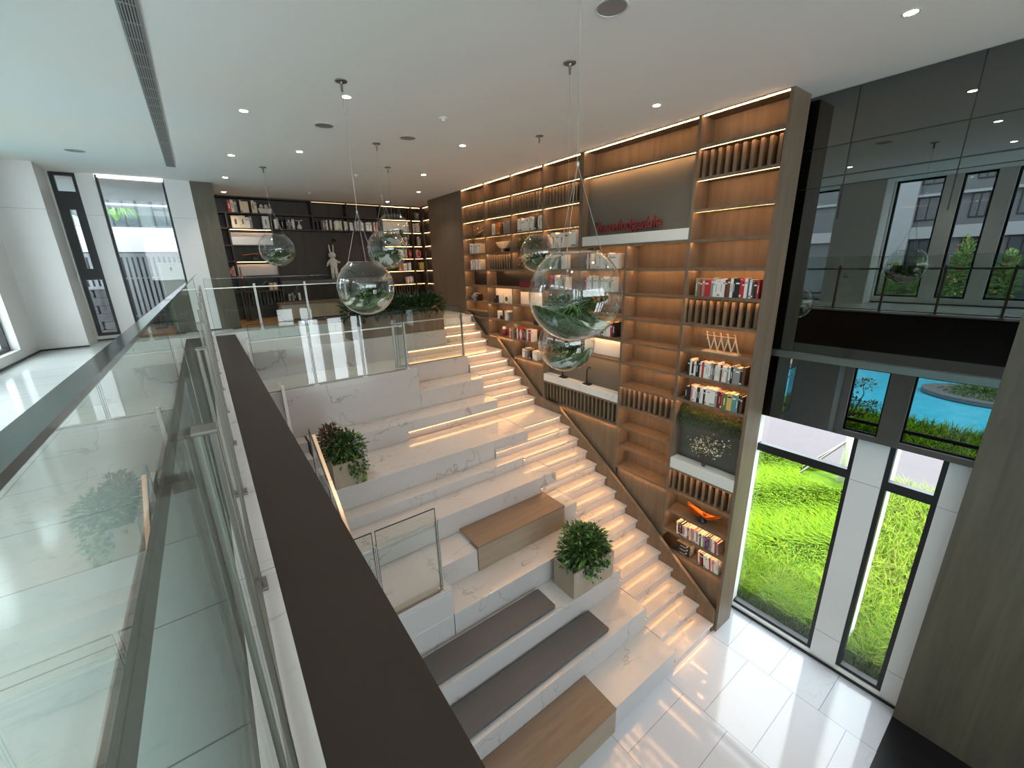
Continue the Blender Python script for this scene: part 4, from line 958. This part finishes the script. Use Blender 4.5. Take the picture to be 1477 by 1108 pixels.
m.build('slat', M['silver'], t)

# ------------------------------------------------------------------ outside, garden side
struct(BX(6.9,14.4,-8,9,-.25,-.03), 'lawn_ground', M['lawn'], 'green lawn outside the garden windows', 'lawn')
pv = BX(14.4,40,-14,20,-.25,-.02)
struct(pv, 'paving', M['paving'], 'pale stone path beyond the lawn', 'path')
m = MB(); rnd = random.Random(3)
def gblade(x,y,z,h,w,mi,comb=False):
    a = rnd.uniform(0,2*PI) if not comb else 2.2+1.3*math.sin(x*1.7+y*2.1)+rnd.gauss(0,.5); le = h*rnd.uniform(.3,1.0)*(1.8 if comb else 1); dx,dy = math.cos(a)*le, math.sin(a)*le
    if -8 < x < 7.9 and x > 6: dx = max(dx, 6.98-x)
    sx,sy = -math.sin(a)*w/2, math.cos(a)*w/2
    m.add([(x-sx,y-sy,z),(x+sx,y+sy,z),(x+dx*.35+sx*.8,y+dy*.35+sy*.8,z+h*.6),(x+dx*.35-sx*.8,y+dy*.35-sy*.8,z+h*.6),(x+dx,y+dy,z+h*.85)],[(0,1,2,3),(3,2,4)],mi)
def blocked(x, y): return (x < 7.75 and .9 < y < 1.5) or (x < 7.4 and y < .64) or (x-13.6)**2+(y-2.95)**2 < .4 or (x-13.35)**2+(y-3.4)**2 < .2
for _ in range(14000):
    x = 7.12+abs(rnd.gauss(0,.6)); y = rnd.uniform(-.2,3.3)
    if not blocked(x,y): gblade(x,y,-.04,rnd.uniform(.22,.5),.014,rnd.choice((0,0,1,1,2)))
for _ in range(9000):
    x = rnd.uniform(7.1,14.2); y = rnd.uniform(-.2,.5+.13*x)
    if not blocked(x,y): gblade(x,y,-.04,rnd.uniform(.3,.62),.016,rnd.choice((0,0,1,2,2)))
for _ in range(36000):
    x = rnd.uniform(7.4,14.35); y = rnd.uniform(.3+.1*x,.9+.40*x)
    if not blocked(x,y): gblade(x,y,-.04,rnd.uniform(.09,.2),.026,rnd.choice((0,0,0,1)),True)
o = m.build('lawn_grass', [M['gr1'],M['gr2'],M['gr3']]); tag(o, 'bright green uncut grass growing outside the garden windows', 'grass', kind='stuff')
t = thing('young_tree', 'pale young tree trunk with two raking support poles on the lawn', 'tree', (13.6,2.95,-.03))
MB().tube([(13.6,2.95,-.03),(13.62,2.93,1.5),(13.58,2.96,4.2)],.10,12,r2=.07).build('trunk', mat('pale_bark',(205,200,190),.8,noise=.2,nscale=14), t, smooth=True)
m = MB()
for dx,dy in ((.0,1.0),(-.5,.9),(.8,-.4)): m.tube([(13.6+dx,2.95+dy,-.03),(13.6,2.95,1.25)],.03,8)
m.build('support_pole', M['steeld'], t)
m = MB(); foliage(m,(13.6,2.95,5.0),(1.1,1.1,1.0),900,.16,.07,(0,1,2)); m.build('crown', GREEN, t)

# ------------------------------------------------------------------ outside, pool side
struct(BX(-40,-2.95,-14,30,-.9,-.45), 'pool_terrace_ground', M['deck'], 'sandstone terrace around the pool', 'terrace')
w = MB(); w.box(-17.299,-8.201,-8,9.499,-.44,-.36); tag(w.build('pool_water', M['water']), 'turquoise swimming pool seen mirrored in the dark cladding', 'pool', kind='stuff')
cp = MB(); cp.box(-17.7,-17.3,-8.4,9.9,-.45,-.30); cp.box(-8.2,-7.8,-8.4,9.9,-.45,-.30); cp.box(-17.3,-8.2,9.5,9.9,-.45,-.30)
tag(cp.build('pool_coping', M['extgrey']), 'grey stone coping round the turquoise pool', 'coping')
t = thing('pool_island', 'kidney shaped planted island with dark coping in the pool', 'island', (-14.6,1.8,-.4))
MB().lathe([(0,0),(1.55,0),(1.6,.05),(1.6,.22),(1.2,.22),(1.2,.16),(0,.16)],(-14.7,1.6,-.3595),32,sy=1.35).build('coping', M['extgrey'], t)
m = MB(); foliage(m,(-14.7,1.6,-.05),(1.0,1.4,.22),900,.2,.05,(1,2,2),zmin=-.2); m.build('planting', GREEN, t)
struct(BX(-7.8,-2.96,-8,12,-.46,-.12), 'planting_bed_ground', M['lawn'], 'planted bed between the lower windows and the pool', 'lawn')
m = MB(); rnd = random.Random(11)
for _ in range(9000):
    x = rnd.uniform(-7.6,-3.2); y = rnd.uniform(-.5,6); 
    if abs(x+4.6)<.5 and 2.9<y<5.1: continue
    gblade(min(x,-3.65),y,-.12,rnd.uniform(.2,.6),.03,rnd.choice((1,1,0)))
tag(m.build('bed_grass', [M['gr1'],M['gr2'],M['gr3']]), 'tall grass growing along the pool below the windows', 'grass', kind='stuff')
t = thing('bonsai_tree', 'small dark branched tree standing before the pool', 'tree', (-4.6,4.1,-.12))
m = MB(); f = MB(); rnd = random.Random(5)
m.tube([(-4.6,4.3,-.12),(-4.6,4.2,.5),(-4.6,3.9,.75),(-4.6,3.6,.8)],.05,8,r2=.03)
for k in range(9):
    y = rnd.uniform(3.4,4.6); z = rnd.uniform(.9,1.9); m.tube([(-4.6,4.1-(4.1-y)*.4,.65),(-4.6+rnd.uniform(-.2,.2),y,z*.7+.2),(-4.6,y+rnd.uniform(-.2,.2),z)],.022,6,r2=.008)
    foliage(f,(-4.6,y,z),(.25,.3,.18),90,.10,.05,(0,1,4))
m.build('branches', M['bark'], t); f.build('foliage', GREEN, t)
# far house and hedge
hx = -20.0
h = thing('apartment_house', 'grey and white apartment house beyond the pool', 'building', (hx,6,-.45))
def hp(y,z): return (y*1.112, CAMZ+(z-CAMZ)*1.112)
BX(hx-4,hx,-16,22,-.45,13.5).build('wall', M['extgrey'], h)
m = MB(); y0,_ = hp(5.35,0); m.box(hx-.3,hx+.35,6.55,7.45,-.45,13.5)
for (za,zb) in ((8.83,8.95),(6.86,7.42),(10.6,10.9)):
    _,a = hp(0,za); _,b = hp(0,zb); m.box(hx,hx+.28,-16,6.55,a,b); m.box(hx,hx+.2,8.4,22,a,b)
m.build('white_band', M['ext'], h)
def hwin(ya,yb,za,zb):
    a,zl = hp(ya,za); b,zh = hp(yb,zb); f = BX(hx-.02,hx+.06,a,b,zl,zh).build('window', M['black'], h)
    q = MB(); q.box(hx+.06,hx+.07,a+.06,(a+b)/2-.03,zl+.06,zh-.06); q.box(hx+.06,hx+.07,(a+b)/2+.03,b-.06,zl+.06,zh-.06); q.build('pane', M['extdark'], f)
for (a,b) in ((5.05,5.86),(3.42,4.0),(1.6,2.5),(-.4,.6),(-2.6,-1.6)):
    hwin(a,b,7.72,8.80); hwin(a,b,5.5,6.83); hwin(a,b,9.4,10.4)
hwin(7.4,8.4,7.72,8.8); hwin(7.4,8.4,5.5,6.8)
rnd = random.Random(21)
spec = [(1.0,5.6,'mid'),(2.4,6.1,'pink'),(4.0,6.7,'pink'),(5.4,5.9,'mid'),(6.6,5.6,'mid'),(8.2,6.6,'tall'),(-.6,6.2,'pink')]
LB = ['rounded green shrub beyond the pool before the dark window','flowering shrub with red blooms at the pool, nearest the brown wall','tall flowering shrub with pink blooms beyond the pool','light green shrub before the white house pier','low green shrub beside the white house pier','slim green tree beside the grey column in the mirror','flowering shrub beyond the pool, hidden at the mirror edge']
for (y,top,k),lb in zip(spec,LB):
    t = thing('garden_shrub', lb, 'shrub', (-18.6,y,-.45))
    MB().tube([(-18.6,y,-.45),(-18.6,y+.1,top*.6)],.09,8,r2=.05).build('stem', M['bark'], t)
    m = MB(); n = 1500
    foliage(m,(-18.6,y,top*.62),(.75,.45,top*.40),n,.24,.11,(2,6,6,4) if k!='tall' else (1,2,6))
    if k=='pink': foliage(m,(-18.45,y,top*.68),(.75,.45,top*.36),70,.16,.13,(5,))
    m.build('foliage', GREEN+[M['pink'],M['g5']], t)
# ------------------------------------------------------------------ outside the far end of the gallery
struct(BX(-16,8,12.4,40,4.2,4.6), 'service_yard_ground', M['paving'], 'pale paved yard outside the far windows', 'yard')
t = thing('slat_fence', 'tall white vertical slat fence outside the far windows', 'fence', (-1.2,16,4.6))
m = MB(); x = -3.6
while x < .9: m.box(x,x+.068,15.97,16.03,4.62,6.66); x += .115
m.build('slat', M['ext'], t)
m = MB(); m.box(-3.6,.9,16.03,16.08,4.95,5.0); m.box(-3.6,.9,16.03,16.08,6.0,6.05); m.box(-3.6,.9,15.96,16.08,6.60,6.70); m.build('rail', M['ext'], t)
BX(-3.8,1.1,16.5,16.55,4.6,6.6).build('dark_backing', M['extdark'], t)
t = thing('block_wall', 'low grey block wall in front of the narrow far window', 'wall', (-2.4,14.6,4.6))
m = MB()
for k in range(6):
    for q in range(3): m.box(-3.25+q*.42+(k%2)*.2,-2.79+q*.42+(k%2)*.2,14.5,14.7,4.6+k*.2,4.79+k*.2)
m.build('block', mat('grey_block',(92,94,96),.8), t); BX(-3.2,-1.62,14.48,14.72,5.8,5.86).build('coping', M['ext'], t)
t = thing('utility_cabinet', 'grey green utility cabinet in front of the white fence', 'cabinet', (-.62,15.6,4.6))
BX(-.88,-.36,15.35,15.85,4.6,6.42).build('body', mat('cabinet_green',(176,184,174),.5), t, bevel=.01); BX(-.86,-.38,15.335,15.35,4.7,6.36).build('door', mat('cabinet_door',(184,190,180),.5), t, bevel=.004); BX(-.64,-.60,15.32,15.335,6.2,6.3).build('handle', M['black'], t)
t = thing('neighbour_building', 'white and glass neighbouring building beyond the slat fence', 'building', (-1,20,4.6))
BX(-12,8,20.5,24,4.6,12).build('wall', M['extgrey'], t); BX(-12,8,17.9,20.5,6.80,7.53).build('parapet', M['ext'], t); BX(-12,8,19.9,20.5,8.93,9.6).build('slab', M['ext'], t)
m = MB(); m.add([(-12,17.95,7.55),(8,17.95,7.55),(8,17.95,8.22),(-12,17.95,8.22)],[(0,1,2,3)]); m.build('balcony_glass', thin_glass('green_balcony',(.78,.9,.86),.1), t)
for x in (-3.4,-1.72,-.6,.6):
    f = BX(x-.36,x+.36,20.42,20.5,7.5,8.86).build('window', M['black'], t)
    q = MB(); q.box(x-.31,x-.02,20.41,20.42,7.55,8.3); q.box(x+.02,x+.31,20.41,20.42,7.55,8.3); q.box(x-.31,x-.02,20.41,20.42,8.36,8.81); q.box(x+.02,x+.31,20.41,20.42,8.36,8.81); q.build('pane', M['extdark'], f)
t = thing('potted_palm', 'light green palm leaves on the neighbouring balcony', 'plant', (-1.8,19,7.66))
m = MB()
for k in range(40):
    a = random.uniform(0,2*PI); d = Vector((math.cos(a),math.sin(a)*.5,0)); m.blade([Vector((-1.8,18.8,7.8)),Vector((-1.8,18.8,8.1))+d*.2,Vector((-1.8,18.8,8.15))+d*.45,Vector((-1.8,18.8,7.9))+d*.6],.05,random.choice((0,1)),(0,1,.2))
m.build('frond', [M['g2'],M['g3']], t)

# ------------------------------------------------------------------ light
wd_ = bpy.data.worlds.new('sky'); sc.world = wd_; wd_.use_nodes = True; nt = wd_.node_tree
bg = nt.nodes['Background']; bg.inputs[0].default_value = (.86,.93,1,1); bg.inputs[1].default_value = SKY
sl_ = bpy.data.lights.new('sun','SUN'); sl_.energy = SUN; sl_.angle = math.radians(3); sl_.color = (1,.95,.86)
so = bpy.data.objects.new('sun', sl_); COL.objects.link(so); so.rotation_euler = Vector((.03,.42,-.9)).to_track_quat('-Z','Y').to_euler()
def portal(loc, rot, sx, sy):
    l = bpy.data.lights.new('sky_portal','AREA'); l.shape = 'RECTANGLE'; l.size = sx; l.size_y = sy; l.cycles.is_portal = True
    o = bpy.data.objects.new('sky_portal', l); COL.objects.link(o); o.location = loc; o.rotation_euler = rot
portal((7.15,1.5,1.95),(0,PI/2,0),3.8,2.5)
portal((2,-6.35,6.9),(PI/2,0,0),8.4,2.4); portal((4.8,-6.35,2),(PI/2,0,0),3.0,3.7); portal((-2.98,2.3,6.5),(0,-PI/2,0),3.2,16.4); portal((-2.98,1.5,1.75),(0,-PI/2,0),2.2,15.5); portal((-1.1,12.42,6.5),(-PI/2,0,0),1.8,3.2)
# ------------------------------------------------------------------ camera
cam = bpy.data.cameras.new('camera'); cam.sensor_width = 36; cam.lens = 36*591.5/1477; cam.clip_start = .02; cam.clip_end = 300
co = bpy.data.objects.new('camera', cam); COL.objects.link(co)
Rm = ((0.80495549,-0.59283007,-0.02447798),(-0.18608089,-0.21306046,-0.95915543),(0.56340089,0.77663231,-0.28181853))
mt = Matrix(((Rm[0][0],-Rm[1][0],-Rm[2][0]),(Rm[0][1],-Rm[1][1],-Rm[2][1]),(Rm[0][2],-Rm[1][2],-Rm[2][2])))
co.matrix_world = Matrix.Translation((0,0,CAMZ)) @ mt.to_4x4()
sc.camera = co
vs = sc.view_settings; vs.view_transform = 'Standard'; vs.look = 'None'; vs.gamma = 1; vs.exposure = EXPO
try: vs.use_curve_mapping = False
except Exception: pass
cy = sc.cycles
cy.use_denoising = True
cy.max_bounces = 10; cy.diffuse_bounces = 4; cy.glossy_bounces = 5; cy.transparent_max_bounces = 24; cy.transmission_bounces = 6
cy.sample_clamp_indirect = 6; cy.caustics_reflective = False; cy.caustics_refractive = False
